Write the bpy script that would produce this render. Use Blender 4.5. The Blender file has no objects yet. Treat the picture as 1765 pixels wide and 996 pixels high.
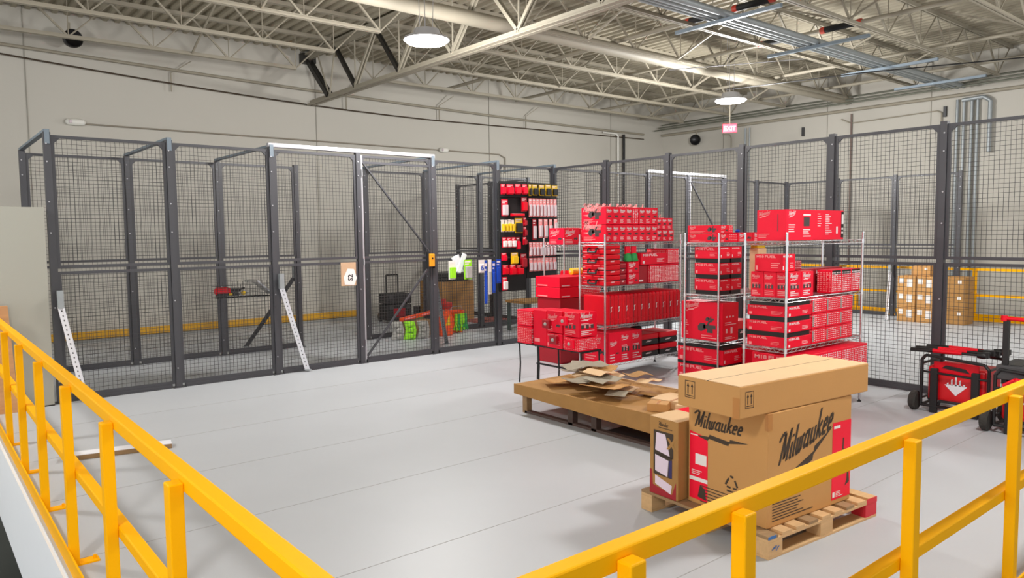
import bpy, math, random
from mathutils import Vector, Matrix
random.seed(7)
C = bpy.context.scene.collection
PI = math.pi

# ------------------------------------------------------------------ camera
cam_data = bpy.data.cameras.new('camera')
cam_data.sensor_width = 36.0
cam_data.lens = 1279.25 * 36.0 / 1765.0
cam_data.clip_start = 0.05
cam_data.clip_end = 200
cam = bpy.data.objects.new('camera', cam_data)
C.objects.link(cam)
RT = Vector((0.77247, -0.63496, -0.01080)); UP = Vector((0.05493, 0.04986, 0.99724)); FW = Vector((0.63267, 0.77094, -0.07340))
cam.matrix_world = Matrix(((RT.x, UP.x, -FW.x, 0), (RT.y, UP.y, -FW.y, 0), (RT.z, UP.z, -FW.z, 1.878), (0, 0, 0, 1)))
bpy.context.scene.camera = cam

# ------------------------------------------------------------------ world, exposure, lamps' strength
world = bpy.data.worlds.new('world'); bpy.context.scene.world = world
world.use_nodes = True
WB = world.node_tree.nodes['Background']
WB.inputs[0].default_value = (0.97, 0.985, 1.0, 1)
WB.inputs[1].default_value = 0.95
LAMP_W = 330.0
vs = bpy.context.scene.view_settings
vs.view_transform = 'Standard'; vs.look = 'None'; vs.gamma = 1.0; vs.use_curve_mapping = False
vs.exposure = 0.36

# ------------------------------------------------------------------ materials
def lin(c):
    c = c / 255.0
    return c / 12.92 if c <= 0.04045 else ((c + 0.055) / 1.055) ** 2.4
def mat(name, rgb, rough=0.6, metal=0.0, var=0.06, scale=6.0, bump=0.0, bscale=40.0, emit=0.0, alpha=1.0, coat=0.0, spec=None):
    m = bpy.data.materials.new(name); m.use_nodes = True
    nt = m.node_tree; b = nt.nodes['Principled BSDF']
    col = (lin(rgb[0]), lin(rgb[1]), lin(rgb[2]), 1)
    b.inputs['Base Color'].default_value = col
    b.inputs['Roughness'].default_value = rough
    b.inputs['Metallic'].default_value = metal
    if spec is not None: b.inputs['Specular IOR Level'].default_value = spec
    if coat: b.inputs['Coat Weight'].default_value = coat
    if alpha < 1: b.inputs['Alpha'].default_value = alpha
    if var > 0:
        tc = nt.nodes.new('ShaderNodeTexCoord'); n = nt.nodes.new('ShaderNodeTexNoise')
        n.inputs['Scale'].default_value = scale; n.inputs['Detail'].default_value = 4
        mx = nt.nodes.new('ShaderNodeMix'); mx.data_type = 'RGBA'
        mx.inputs[6].default_value = tuple(min(1, v * (1 - var)) for v in col[:3]) + (1,)
        mx.inputs[7].default_value = tuple(min(1, v * (1 + var)) for v in col[:3]) + (1,)
        nt.links.new(tc.outputs['Object'], n.inputs['Vector'])
        nt.links.new(n.outputs['Fac'], mx.inputs[0]); nt.links.new(mx.outputs[2], b.inputs['Base Color'])
    if bump > 0:
        tc2 = nt.nodes.new('ShaderNodeTexCoord'); n2 = nt.nodes.new('ShaderNodeTexNoise')
        n2.inputs['Scale'].default_value = bscale; n2.inputs['Detail'].default_value = 5
        bp = nt.nodes.new('ShaderNodeBump'); bp.inputs['Strength'].default_value = bump; bp.inputs['Distance'].default_value = 0.01
        nt.links.new(tc2.outputs['Object'], n2.inputs['Vector'])
        nt.links.new(n2.outputs['Fac'], bp.inputs['Height']); nt.links.new(bp.outputs['Normal'], b.inputs['Normal'])
    if emit > 0:
        b.inputs['Emission Color'].default_value = col; b.inputs['Emission Strength'].default_value = emit
    return m

def wood_mat(name, rgb, var=0.22):
    m = mat(name, rgb, 0.75, var=0)
    nt = m.node_tree; b = nt.nodes['Principled BSDF']; col = b.inputs['Base Color'].default_value[:]
    tc = nt.nodes.new('ShaderNodeTexCoord'); mp = nt.nodes.new('ShaderNodeMapping'); mp.inputs['Scale'].default_value = (2.5, 30, 30)
    n = nt.nodes.new('ShaderNodeTexNoise'); n.inputs['Scale'].default_value = 1.0; n.inputs['Detail'].default_value = 6
    mx = nt.nodes.new('ShaderNodeMix'); mx.data_type = 'RGBA'
    mx.inputs[6].default_value = tuple(v * (1 - var) for v in col[:3]) + (1,); mx.inputs[7].default_value = tuple(min(1, v * (1 + var)) for v in col[:3]) + (1,)
    nt.links.new(tc.outputs['Object'], mp.inputs[0]); nt.links.new(mp.outputs[0], n.inputs['Vector'])
    nt.links.new(n.outputs['Fac'], mx.inputs[0]); nt.links.new(mx.outputs[2], b.inputs['Base Color'])
    return m

FLOOR = mat('painted_floor', (184, 187, 191), 0.45, var=0.05, scale=1.3, bump=0.04, bscale=9)
FLOOR_LOW = mat('lower_floor', (96, 100, 96), 0.5, var=0.1, scale=2)
WALL = mat('painted_concrete', (190, 186, 176), 0.8, var=0.035, scale=0.7, bump=0.05, bscale=30)
PARTITION = mat('grey_partition', (166, 165, 154), 0.6, var=0.02, scale=1)
FASCIA = mat('white_fascia', (246, 249, 253), 0.5, var=0.02)
DECK = mat('deck_paint', (158, 150, 131), 0.7, var=0.08, scale=2.0)
STEEL = mat('joist_paint', (150, 143, 127), 0.6, var=0.08, scale=3.0)
DARKSTEEL = mat('black_web_paint', (34, 32, 28), 0.5, var=0.1)
GALV = mat('galvanised_steel', (158, 164, 166), 0.5, 0.45, var=0.12, scale=14)
STRUT = mat('bluish_strut', (118, 130, 140), 0.5, 0.3, var=0.1)
CAGE = mat('grey_cage_paint', (66, 66, 70), 0.45, 0.0, var=0.05, scale=5)
WIRE = mat('grey_wire', (58, 56, 56), 0.5, 0.0, var=0.0)
SILVER = mat('silver_channel', (176, 176, 180), 0.45, 0.5, var=0.05)
CHROME = mat('chrome_wire', (214, 214, 216), 0.22, 0.9, var=0.05)
YELLOW = mat('safety_yellow', (255, 182, 0), 0.5, var=0.02, scale=2, spec=0.12)
WHITE = mat('white_paint', (235, 235, 240), 0.45, var=0.02)
BLACK = mat('black_plastic', (22, 21, 22), 0.4, var=0.1)
BLACKM = mat('matt_black', (26, 26, 27), 0.7, var=0.1)
DGREY = mat('dark_grey_plastic', (58, 58, 60), 0.5, var=0.1)
RED = mat('red_print_carton', (230, 4, 44), 0.5, spec=0.3, var=0.04, scale=9)
RED2 = mat('red_print_carton_bright', (240, 10, 50), 0.48, spec=0.3, var=0.04, scale=9)
REDC = mat('red_case_plastic', (220, 0, 30), 0.38, spec=0.35, var=0.05, scale=9)
REDD = mat('dark_red_print', (160, 10, 30), 0.4, var=0.06)
PRINTW = mat('white_ink', (240, 226, 226), 0.5, var=0)
PRINTP = mat('pink_ink', (246, 150, 150), 0.5, var=0)
PRINTG = mat('grey_ink', (70, 60, 60), 0.5, var=0)
KRAFT = mat('kraft_cardboard', (192, 142, 82), 0.75, var=0.05, scale=4, bump=0.05, bscale=60)
KRAFTL = mat('light_kraft_cardboard', (222, 186, 142), 0.75, var=0.05, scale=4, bump=0.05, bscale=60)
KRAFTD = mat('worn_kraft_cardboard', (166, 122, 66), 0.8, var=0.16, scale=7, bump=0.1, bscale=40)
INK = mat('dark_brown_ink', (62, 48, 34), 0.7, var=0)
TAPE = mat('brown_tape', (180, 122, 62), 0.35, var=0.02)
WOOD = wood_mat('pallet_pine', (206, 168, 120))
WOODD = wood_mat('worn_pine', (150, 120, 84))
BLUE = mat('blue_card', (20, 70, 180), 0.4, var=0.05)
BLUEP = mat('blue_paint_marks', (60, 110, 170), 0.6, var=0.1)
LIME = mat('lime_plastic', (150, 225, 30), 0.5, var=0.1, scale=30, bump=0.3, bscale=50)
GREEN = mat('green_glove', (40, 160, 80), 0.6, var=0.2, scale=30)
ORANGE = mat('orange_plastic', (235, 80, 25), 0.45, var=0.06)
YPACK = mat('yellow_card', (232, 190, 20), 0.45, var=0.05)
CLEAR = mat('clear_blister', (214, 200, 204), 0.15, var=0.06, scale=30)
GREYP = mat('pale_grey_plastic', (168, 166, 160), 0.6, var=0.12, scale=30, bump=0.4, bscale=40)
TYRE = mat('tyre_rubber', (52, 50, 46), 0.85, var=0.3, scale=40, bump=0.6, bscale=60)
LIGHT = mat('lamp_lens', (255, 250, 242), 0.3, var=0, emit=26.0)
EXITM = mat('exit_sign_red', (255, 30, 60), 0.4, var=0, emit=1.4)
EMER = mat('white_lamp_plastic', (224, 222, 214), 0.4, var=0.02)
AMBER = mat('orange_lock_box', (232, 150, 24), 0.45, var=0.05)
PAPER = mat('white_paper', (232, 226, 222), 0.7, var=0.03)
MAUVE = mat('pale_pink_paper', (226, 208, 222), 0.7, var=0.03)
NAVY = mat('navy_print', (44, 36, 92), 0.5, var=0.1)
BAG = mat('brown_paper', (196, 160, 128), 0.8, var=0.1, scale=20)
FILM = mat('milky_film', (232, 236, 240), 0.2, var=0.1, scale=20, bump=0.5, bscale=25)

# ------------------------------------------------------------------ mesh helpers
class MB:
    def __init__(s): s.v = []; s.f = []; s.mi = []
    def add(s, vs_, fs, mi=0):
        n = len(s.v); s.v += [tuple(v) for v in vs_]
        for f in fs: s.f.append(tuple(n + i for i in f)); s.mi.append(mi)
        return s
    def box(s, x0, x1, y0, y1, z0, z1, mi=0):
        return s.add([(x0,y0,z0),(x1,y0,z0),(x1,y1,z0),(x0,y1,z0),(x0,y0,z1),(x1,y0,z1),(x1,y1,z1),(x0,y1,z1)],
              [(0,3,2,1),(4,5,6,7),(0,1,5,4),(1,2,6,5),(2,3,7,6),(3,0,4,7)], mi)
    def beam(s, p, q, w, h=None, mi=0, up=(0,0,1)):
        p = Vector(p); q = Vector(q); h = w if h is None else h
        d = (q - p).normalized(); u = Vector(up)
        if abs(d.dot(u)) > 0.99: u = Vector((1, 0, 0))
        a = d.cross(u).normalized() * (w / 2); b = a.cross(d).normalized() * (h / 2)
        vs_ = []
        for e in (p, q): vs_ += [e - a - b, e + a - b, e + a + b, e - a + b]
        return s.add(vs_, [(0,3,2,1),(4,5,6,7),(0,1,5,4),(1,2,6,5),(2,3,7,6),(3,0,4,7)], mi)
    def tube(s, p, q, r, n=8, mi=0, r2=None):
        p = Vector(p); q = Vector(q); d = (q - p).normalized(); u = Vector((0,0,1))
        if abs(d.dot(u)) > 0.99: u = Vector((1,0,0))
        a = d.cross(u).normalized(); b = a.cross(d).normalized(); r2 = r if r2 is None else r2
        vs_ = []
        for e, rr in ((p, r), (q, r2)):
            for i in range(n):
                t = 2 * PI * i / n; vs_.append(e + (a * math.cos(t) + b * math.sin(t)) * rr)
        fs = [(i, (i+1) % n, n + (i+1) % n, n + i) for i in range(n)]
        fs += [tuple(range(n-1, -1, -1)), tuple(range(n, 2*n))]
        return s.add(vs_, fs, mi)
    def path(s, pts, r, n=6, mi=0):
        for a, b in zip(pts, pts[1:]): s.tube(a, b, r, n, mi)
        return s
    def lathe(s, prof, c=(0,0,0), n=20, mi=0, axis='z'):
        vs_ = []
        for (r, z) in prof:
            for i in range(n):
                t = 2*PI*i/n; x, y = r*math.cos(t), r*math.sin(t)
                v = (x, y, z) if axis == 'z' else ((z, x, y) if axis == 'x' else (x, z, y))
                vs_.append((v[0]+c[0], v[1]+c[1], v[2]+c[2]))
        k = len(prof); fs = []
        for j in range(k-1):
            for i in range(n): fs.append((j*n+i, j*n+(i+1)%n, (j+1)*n+(i+1)%n, (j+1)*n+i))
        fs += [tuple(range(n-1,-1,-1)), tuple(range((k-1)*n, k*n))]
        return s.add(vs_, fs, mi)
    def prism(s, pts, a, b, axis='y', mi=0):
        """pts 2D outline; extruded along axis between a and b."""
        def P(p, t): return (p[0], t, p[1]) if axis == 'y' else ((t, p[0], p[1]) if axis == 'x' else (p[0], p[1], t))
        n = len(pts); vs_ = [P(p, a) for p in pts] + [P(p, b) for p in pts]
        fs = [(i, (i+1)%n, n+(i+1)%n, n+i) for i in range(n)] + [tuple(range(n-1,-1,-1)), tuple(range(n, 2*n))]
        return s.add(vs_, fs, mi)
    def face2d(s, polys, O, U, V, off, mi=0):
        """flat print: 2D polygons laid on the face with origin O, directions U and V, lifted by off along the normal."""
        O = Vector(O); U = Vector(U); V = Vector(V); N = U.cross(V).normalized() * off
        for p in polys:
            s.add([O + U*x + V*y + N for x, y in p], [tuple(range(len(p)))], mi)
        return s
    def mesh(s, name, mats):
        me = bpy.data.meshes.new(name); me.from_pydata(s.v, [], s.f)
        for m in (mats if isinstance(mats, (list, tuple)) else [mats]): me.materials.append(m)
        me.polygons.foreach_set('material_index', s.mi); me.update()
        return me
    def build(s, name, mats, parent=None, bevel=0.0, smooth=False, loc=None, rotz=None, seg=2):
        me = s.mesh(name, mats)
        if smooth:
            me.polygons.foreach_set('use_smooth', [True]*len(me.polygons)); me.set_sharp_from_angle(angle=math.radians(40))
        return link(name, me, parent, bevel, loc, rotz, seg)
def link(name, me, parent=None, bevel=0.0, loc=None, rotz=None, seg=2):
    o = bpy.data.objects.new(name, me); C.objects.link(o)
    if parent: o.parent = parent
    if loc: o.location = loc
    if rotz is not None: o.rotation_euler = (0, 0, rotz)
    if bevel:
        b = o.modifiers.new('bevel', 'BEVEL'); b.width = bevel; b.segments = seg; b.limit_method = 'ANGLE'; b.angle_limit = math.radians(50)
    return o
def tag(o, label, cat, group=None, kind=None):
    if label: o['label'] = label
    if cat: o['category'] = cat
    if group: o['group'] = group
    if kind: o['kind'] = kind
    return o
def thing(name, label, cat, loc=(0,0,0), rotz=0, group=None):
    o = bpy.data.objects.new(name, None); C.objects.link(o); o.empty_display_size = 0.1
    o.location = loc; o.rotation_euler = (0, 0, rotz)
    return tag(o, label, cat, group)
def struct(name, mb, m, **k):
    o = mb.build(name, m, **k); o['kind'] = 'structure'; return o
def dup(root, loc=None, rotz=None, label=None, group=None):
    r = root.copy(); C.objects.link(r)
    if loc is not None: r.location = loc
    if rotz is not None: r.rotation_euler = (0, 0, rotz)
    if label: r['label'] = label
    if group: r['group'] = group
    for ch in list(root.children):
        c = ch.copy(); C.objects.link(c); c.parent = r
        for g in list(ch.children):
            d = g.copy(); C.objects.link(d); d.parent = c
    return r
ORD = ['first','second','third','fourth','fifth','sixth','seventh','eighth','ninth','tenth','eleventh','twelfth','thirteenth','fourteenth','fifteenth','sixteenth','seventeenth','eighteenth']

# ------------------------------------------------------------------ lettering
def stroke(p, q, w):
    (x0,y0),(x1,y1) = p, q; L = math.hypot(x1-x0, y1-y0) or 1e-6
    nx, ny = -(y1-y0)/L*w/2, (x1-x0)/L*w/2
    return [(x0-nx,y0-ny),(x1-nx,y1-ny),(x1+nx,y1+ny),(x0+nx,y0+ny)]
LET = {'M': ([[(-.22,.78),(-.05,.98),(.14,.94)],[(.14,.94),(.06,0)],[(.14,.94),(.30,.12)],[(.30,.12),(.50,1)],[(.50,1),(.50,0)]], .66),
 'i': ([[(.05,.52),(.05,0),(.14,.04)],[(.05,.66),(.05,.75)]], .2),
 'l': ([[(.05,1),(.05,0),(.14,.04)]], .2),
 'w': ([[(.02,.52),(.06,0),(.2,.02)],[(.2,.5),(.2,.02),(.36,.02)],[(.36,.5),(.36,.02)],[(.36,.45),(.46,.5)]], .5),
 'a': ([[(.3,.5),(.08,.48),(.04,.05),(.28,.05)],[(.3,.54),(.3,0),(.4,.04)]], .44),
 'u': ([[(.04,.52),(.06,.02),(.26,.04)],[(.28,.52),(.28,0),(.38,.04)]], .42),
 'k': ([[(.06,1),(.06,0)],[(.06,.22),(.3,.54)],[(.14,.3),(.34,0)]], .4),
 'e': ([[(.06,.27),(.3,.3),(.26,.52),(.08,.48),(.04,.06),(.3,.04)]], .38)}
def script(word, x, y, h, slant=0.3, rise=0.0, w=0.125, squeeze=0.82):
    """brush-like slanted lettering as polygons, cap height h; rise = tan of the climbing baseline."""
    out = []; cx = 0.0
    for ch in word:
        st, adv = LET[ch]
        for pl in st:
            for a, b in zip(pl, pl[1:]):
                q = stroke((cx + a[0], a[1]), (cx + b[0], b[1]), w)
                out.append([(x + (px*squeeze + py*slant)*h, y + (py + px*squeeze*rise)*h) for px, py in q])
        cx += adv
    return out, cx*squeeze*h
def bolt2(x, y, L, h, rise=0.0):
    """double lightning stroke under the lettering."""
    A = [[(0,.42),(.26,0),(.30,.62)], [(.29,.95),(.27,.35),(.64,.05),(.66,.66)], [(.67,1.0),(.65,.40),(1,1.05)]]
    return [[(x + a*L, y + b*h + a*L*rise) for a, b in p] for p in A]
def logo(x, y, h, slant=0.3, rise=0.0, bolt=True, w=0.125):
    p, L = script('Milwaukee', x, y, h, slant, rise, w)
    if bolt: p = p + bolt2(x - 0.05*h, y - 0.55*h, L*1.05, 0.36*h, rise)
    return p, L
def text_polys(txt, size=1.0, bold=0.0, shear=0.0, sx=1.0):
    """letters of the built-in font as 2D triangles/quads."""
    cu = bpy.data.curves.new('t', 'FONT'); cu.body = txt; cu.size = size; cu.offset = bold; cu.shear = shear; cu.resolution_u = 2
    o = bpy.data.objects.new('t', cu); C.objects.link(o)
    bpy.context.view_layer.update()
    me = bpy.data.meshes.new_from_object(o.evaluated_get(bpy.context.evaluated_depsgraph_get()))
    res = [[(me.vertices[i].co.x*sx, me.vertices[i].co.y) for i in p.vertices] for p in me.polygons]
    bpy.data.objects.remove(o); bpy.data.curves.remove(cu); bpy.data.meshes.remove(me)
    return res
TXT = {}
def text(txt, x, y, h, sx=1.0, bold=0.02, shear=0.0):
    k = (txt, bold, shear)
    if k not in TXT: TXT[k] = text_polys(txt, 1.0, bold, shear)
    P = TXT[k]; mx = max((a for p in P for a, b in p), default=0)
    s = h / 0.72
    return [[(x + a*s*sx, y + b*s) for a, b in p] for p in P], mx*s*sx
def rect(x0, x1, y0, y1): return [(x0,y0),(x1,y0),(x1,y1),(x0,y1)]
def lines(x, y, w, n, step, th, rnd, jag=0.5):
    return [rect(x, x + w*(1 - jag*rnd.random()), y - i*step - th, y - i*step) for i in range(n)]
def saw(x, y, w):
    """a small outline of a corded-tool shape."""
    return [rect(x+.30*w, x+w, y+.10*w, y+.28*w), [(x,y),(x+.18*w,y-.06*w),(x+.42*w,y+.06*w),(x+.42*w,y+.34*w),(x+.14*w,y+.36*w),(x-.02*w,y+.2*w)], [(x+.5*w,y+.26*w),(x+.6*w,y+.26*w),(x+.72*w,y+.46*w),(x+.6*w,y+.5*w)], rect(x+.52*w, x+.84*w, y-.1*w, y+.1*w)]

# ================================================================== THE BUILDING
m = MB(); m.box(0.62, 19, 1.18, 15.5, -0.18, 0.0); struct('floor', m, FLOOR)
m = MB()
for k in range(11):
    y = 2.47 + 1.22*k
    if y < 15.4: m.box(0.7, 19, y-0.0022, y+0.0022, 0.0, 0.0012)
struct('trim_1', m, mat('panel_joint', (158,158,156), 0.7, var=0))
m = MB(); m.box(-14, 30, -12, 26, -2.9, -2.8); struct('floor_lower', m, FLOOR_LOW)
m = MB(); m.box(0.60, 0.62, 1.16, 15.5, -0.80, -0.012); m.box(0.60, 19, 1.14, 1.16, -0.80, -0.012); struct('trim_2', m, FASCIA)
m = MB(); m.box(-8, 19.3, 15.5, 15.8, -2.8, 6.2); struct('wall_back', m, WALL)
m = MB(); m.box(19, 19.3, -8, 15.5, -2.8, 6.2); struct('wall_right', m, WALL)
# panel joints of the tilt-up walls
m = MB()
for x in (1.83, 7.2, 12.0, 16.6): m.box(x-0.008, x+0.008, 15.488, 15.5, 0, 5.9)
for y in (13.2, 10.0, 7.45, 2.6): m.box(18.988, 19, y-0.008, y+0.008, 0, 5.9)
struct('trim_3', m, mat('wall_joint', (150,146,136), 0.8, var=0))
# low grey partition at the left
m = MB(); m.box(-5, 1.25, 9.72, 9.83, 0, 2.235); struct('wall_partition', m, PARTITION, bevel=0.004)
m = MB(); m.box(-5, 1.25, 9.712, 9.72, 0, 0.012); struct('trim_4', m, BLACKM)
# corrugated deck
m = MB(); pts = []
x = -7.0; p = 0.2
while x < 19.2:
    pts += [(x, 5.92), (x+0.05, 5.92), (x+0.08, 5.86), (x+0.15, 5.86), (x+0.18, 5.92)]; x += p
vs_ = []; fs = []
for (px, pz) in pts: vs_ += [(px, -8, pz), (px, 15.5, pz)]
for i in range(len(pts)-1): fs.append((2*i, 2*i+1, 2*i+3, 2*i+2))
m.add(vs_, fs); n0 = len(m.v)
struct('ceiling', m, DECK)
m = MB(); m.box(-7, 19.3, -8, 15.8, 5.98, 6.05); struct('ceiling_roof', m, DECK)

# roof joists along X
JY = [2.53, 4.18, 5.83, 7.48, 9.13, 10.78, 12.43, 14.08]
def joist(x0, x1, webs_dark=True):
    r = thing('roof_joist', '', 'joist')
    t = MB()
    for s in (-1, 1): t.box(x0, x1, s*0.028-0.018 , s*0.028+0.018, 5.795, 5.86)
    t.build('top_chord', STEEL, r)
    t = MB()
    a = x0 + 0.75; b = x1 - 0.75
    for s in (-1, 1): t.box(a, b, s*0.026-0.017, s*0.026+0.017, 5.13, 5.165)
    for s in (-1, 1): t.box(a, b, s*0.012-0.003, s*0.012+0.003, 5.165, 5.195)
    t.build('bottom_chord', STEEL, r)
    t = MB(); n = max(2, round((b - a) / 1.25)); st = (b - a) / n
    t.tube((x0+0.1, 0, 5.80), (a, 0, 5.16), 0.014, 6)
    for i in range(n+1):
        q = a + i*st
        if i < n:
            t.tube((q, 0, 5.16), (q + st/2, 0, 5.80), 0.013, 6)
            t.beam((q + st/2, 0, 5.80), (q + st, 0, 5.16), 0.03, 0.03)
        t.tube((q, 0, 5.16), (q, 0, 5.80), 0.009, 5)
    t.tube((b, 0, 5.16), (x1-0.1, 0, 5.80), 0.014, 6)
    t.build('web', STEEL, r)
    return r
jr = joist(7.1, 18.95); jl = joist(-4.9, 6.9)
first = True
for i, y in enumerate(reversed(JY)):
    la = f'beige open-web roof joist between girder and right wall, {ORD[i]} from the back wall'
    lb = f'beige open-web roof joist left of the girder, {ORD[i]} from the back wall'
    if first: jr.location = (0, y, 0); jl.location = (0, y, 0); tag(jr, la, 'joist', 'roof joists'); tag(jl, lb, 'joist', 'roof joists left of the girder'); first = False
    else:
        dup(jr, (0, y, 0), None, la)
        if y > 9.5: dup(jl, (0, y, 0), None, lb)
# joist tight to the back wall
m = MB()
# roof girder along Y at x = 7
g = thing('roof_girder', 'deep open-web roof girder crossing above the cage towards the camera', 'girder')
t = MB()
for s in (-1, 1): t.box(7+s*0.055-0.04, 7+s*0.055+0.04, -3, 15.3, 4.70, 4.72); t.box(7+s*0.022-0.006, 7+s*0.022+0.006, -3, 15.3, 4.72, 4.80)
t.build('bottom_chord', STEEL, g)
t = MB()
for s in (-1, 1): t.box(7+s*0.06-0.045, 7+s*0.06+0.045, -3, 15.45, 5.75, 5.79); t.box(7+s*0.022-0.008, 7+s*0.022+0.008, -3, 15.45, 5.66, 5.75)
t.build('top_chord', STEEL, g)
for k in range(10):
    yt = 14.08 - 1.65*k; yb = yt - 0.82
    t = MB()
    for s in (-1, 1): t.beam((7+s*0.03, yt, 5.70), (7+s*0.03, yb, 4.78), 0.025, 0.055)
    t.build('web', STEEL if k > 1 else DARKSTEEL, g)
    t = MB()
    for s in (-1, 1): t.beam((7+s*0.03, yt-1.65, 5.70), (7+s*0.03, yb, 4.78), 0.025, 0.055)
    t.build('web', STEEL, g)
    t = MB(); t.tube((7, yb, 4.78), (7, yb, 5.72), 0.014, 6); t.build('hanger', STEEL, g)
t = MB()
for s in (-1, 1): t.beam((7+s*0.05, 15.38, 5.68), (7+s*0.05, 14.4, 4.78), 0.03, 0.1)
t.build('end_web', DARKSTEEL, g)
t = MB(); t.tube((7, 14.1, 5.7), (7, 14.38, 4.8), 0.02, 6); t.tube((7, 14.9, 5.7), (7, 14.42, 4.8), 0.02, 6); t.build('web', STEEL, g)
t = MB(); t.box(6.85, 7.15, 15.30, 15.5, 5.60, 5.80); t.build('bearing_seat', DARKSTEEL, g)

# bridging rods between joists (diagonals in Y) and horizontal bridging
br_i = 0
for x in (9.2, 11.6, 14.2, 16.6, 4.2):
    for j in range(len(JY)-1):
        if x < 7 and JY[j] < 9: continue
        t = MB(); up_ = (j + int(x)) % 2
        za, zb = (5.16, 5.80) if up_ else (5.80, 5.16)
        t.beam((x, JY[j]+0.03, za), (x, JY[j+1]-0.03, zb), 0.03, 0.03)
        o = t.build('bridging_bar', STEEL)
        tag(o, f'beige diagonal bridging bar between roof joists, {ORD[j]} bay, line {["behind the near lamp","mid roof","before the far lamp","near the right wall","left of the girder"][(9.2,11.6,14.2,16.6,4.2).index(x)]}', 'bridging bar', 'bridging bars between the joists')

# big round pipe and conduits
def pipe(name, label, pts, r, m_, cat='pipe', n=12, group=None):
    t = MB(); t.path(pts, r, n); o = t.build(name, m_, smooth=True); return tag(o, label, cat, group)
pipe('roof_pipe', 'wide beige round pipe running under the roof deck behind the near lamp', [(-1, 9.42, 5.2), (18.9, 9.42, 5.2)], 0.115, STEEL, n=20)
for i, (dy, r) in enumerate(((0, .032), (.09, .032), (.20, .045), (.33, .05))):
    pipe('conduit', f'galvanised roof conduit in the bundle before the far lamp, {ORD[i]} from the back', [(7.4, 6.95-dy, 5.08), (18.6, 6.95-dy, 5.08)], r, GALV, 'conduit', 10, 'bundled roof conduits')
for i, x in enumerate((9.6, 12.2, 14.9, 17.3)):
    t = MB(); t.box(x-0.03, x+0.03, 5.75, 7.56, 4.98, 5.03); o = t.build('strut_channel', STRUT)
    tag(o, f'bluish metal strut channel carrying the roof conduits, {ORD[i]} from the girder', 'strut', 'strut channels')
def sprinkler(x, i, y0, y1, blacks):
    r = thing('sprinkler_pipe', f'beige branch pipe crossing the joists towards the camera, {ORD[i]} from the girder', 'pipe', group='branch pipes under the roof')
    t = MB(); t.tube((x, y0, 5.33), (x, y1, 5.33), 0.036, 10); t.build('tube', STEEL, r, smooth=True)
    for b in blacks:
        t = MB(); t.tube((x, b, 5.33), (x, b+0.55, 5.33), 0.052, 10); q = t.build('rubber_sleeve', BLACKM, r, smooth=True)
        t = MB(); t.tube((x, b-0.08, 5.33), (x, b, 5.33), 0.056, 10); t.tube((x, b+0.55, 5.33), (x, b+0.63, 5.33), 0.056, 10); t.build('orange_coupling', mat('coupling_red', (190,60,40), 0.5), q, smooth=True)
sprinkler(10.2, 0, 2, 15.0, (6.3, 7.2)); sprinkler(12.5, 1, 1, 15.0, (6.1, 7.3)); sprinkler(15.4, 2, 1, 15.0, ()); sprinkler(17.6, 3, 1, 15.2, ())
pipe('cable', 'thin black cable strung under the roof joists near the right wall', [(13.9, 9.6, 4.93), (14.6, 7, 4.93), (16.2, 3.5, 4.93)], 0.012, BLACK, 'cable', 6)
pipe('cable', 'thin pale cable strung from a joist to the far lamp row', [(11.6, 9.3, 5.0), (13.2, 7.4, 5.08)], 0.008, SILVER, 'cable', 6)

# pipes on the walls
pts = [(-2 + 1.0*i, 15.40, 5.30 - 0.38*math.sin(min(1.0, i/19.0)*PI/2)) for i in range(21)]
pipe('wall_pipe', 'beige pipe slung high along the back wall above the cable line', [(a, b, c) for a, b, c in pts], 0.028, STEEL, n=8)
pts = [(-2 + 1.0*i, 15.40, 5.30 - 0.62*math.sin(min(1.0, i/12.0)*PI/2) + max(0, i-12)*0.012) for i in range(21)]
pipe('wall_cable', 'thin dark cable line sagging along the back wall under the pipe', pts, 0.014, INK, 'cable', 6)
for i, x in enumerate((4.2, 7.9, 10.4, 13.2)):
    t = MB(); t.beam((x, 15.42, 4.7), (x, 15.42, 5.05), 0.02, 0.02); t.beam((x, 15.42, 5.05), (x+0.35, 15.3, 5.3), 0.016); o = t.build('pipe_hanger', STEEL)
    tag(o, f'small hanger holding the back wall pipe and cable, {ORD[i]} from the left', 'hanger', 'hangers on the back wall')
pipe('wall_pipe', 'beige edge pipe under the roof along the right wall', [(18.88, -6, 4.93), (18.88, 15.4, 4.95)], 0.04, STEEL, n=10)
for i, (x_, z_) in enumerate(((18.6, 5.15), (18.4, 5.05), (18.75, 5.25))):
    pipe('conduit', f'long dark conduit under the roof beside the right wall, {ORD[i]}', [(x_, -6, z_), (x_, 15.3, z_)], 0.022, mat('aged_conduit', (110,112,100), 0.5, 0.3), 'conduit', 8, 'conduits beside the right wall')
for i, y in enumerate((6.86, 6.72, 6.56, 6.44)):
    pipe('conduit', f'galvanised conduit climbing the right wall, {ORD[i]} of the bundle from the exit sign side', [(18.93, y, 4.85), (18.93, y, 0.05)], 0.032, GALV, 'conduit', 10, 'wall conduit bundle')
pipe('conduit', 'wide galvanised stub bending down beside the conduit bundle on the right wall', [(18.9, 6.75, 4.82), (18.9, 6.32, 4.84), (18.9, 6.18, 4.74), (18.9, 6.18, 3.6)], 0.045, GALV, 'conduit', 12)
pipe('conduit', 'galvanised conduit pair end on the right wall below the exit sign', [(18.93, 12.42, 4.85), (18.93, 12.42, 0.05)], 0.03, GALV, 'conduit', 10)
pipe('conduit', 'thinner conduit beside the pair below the exit sign', [(18.93, 12.28, 4.85), (18.93, 12.28, 0.05)], 0.02, GALV, 'conduit', 10)
pipe('conduit', 'brown thin conduit dropping down the right wall behind the big red carton', [(18.93, 9.33, 4.85), (18.93, 9.33, 0.05)], 0.02, mat('brown_conduit', (110,92,84), 0.6), 'conduit', 8)
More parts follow.
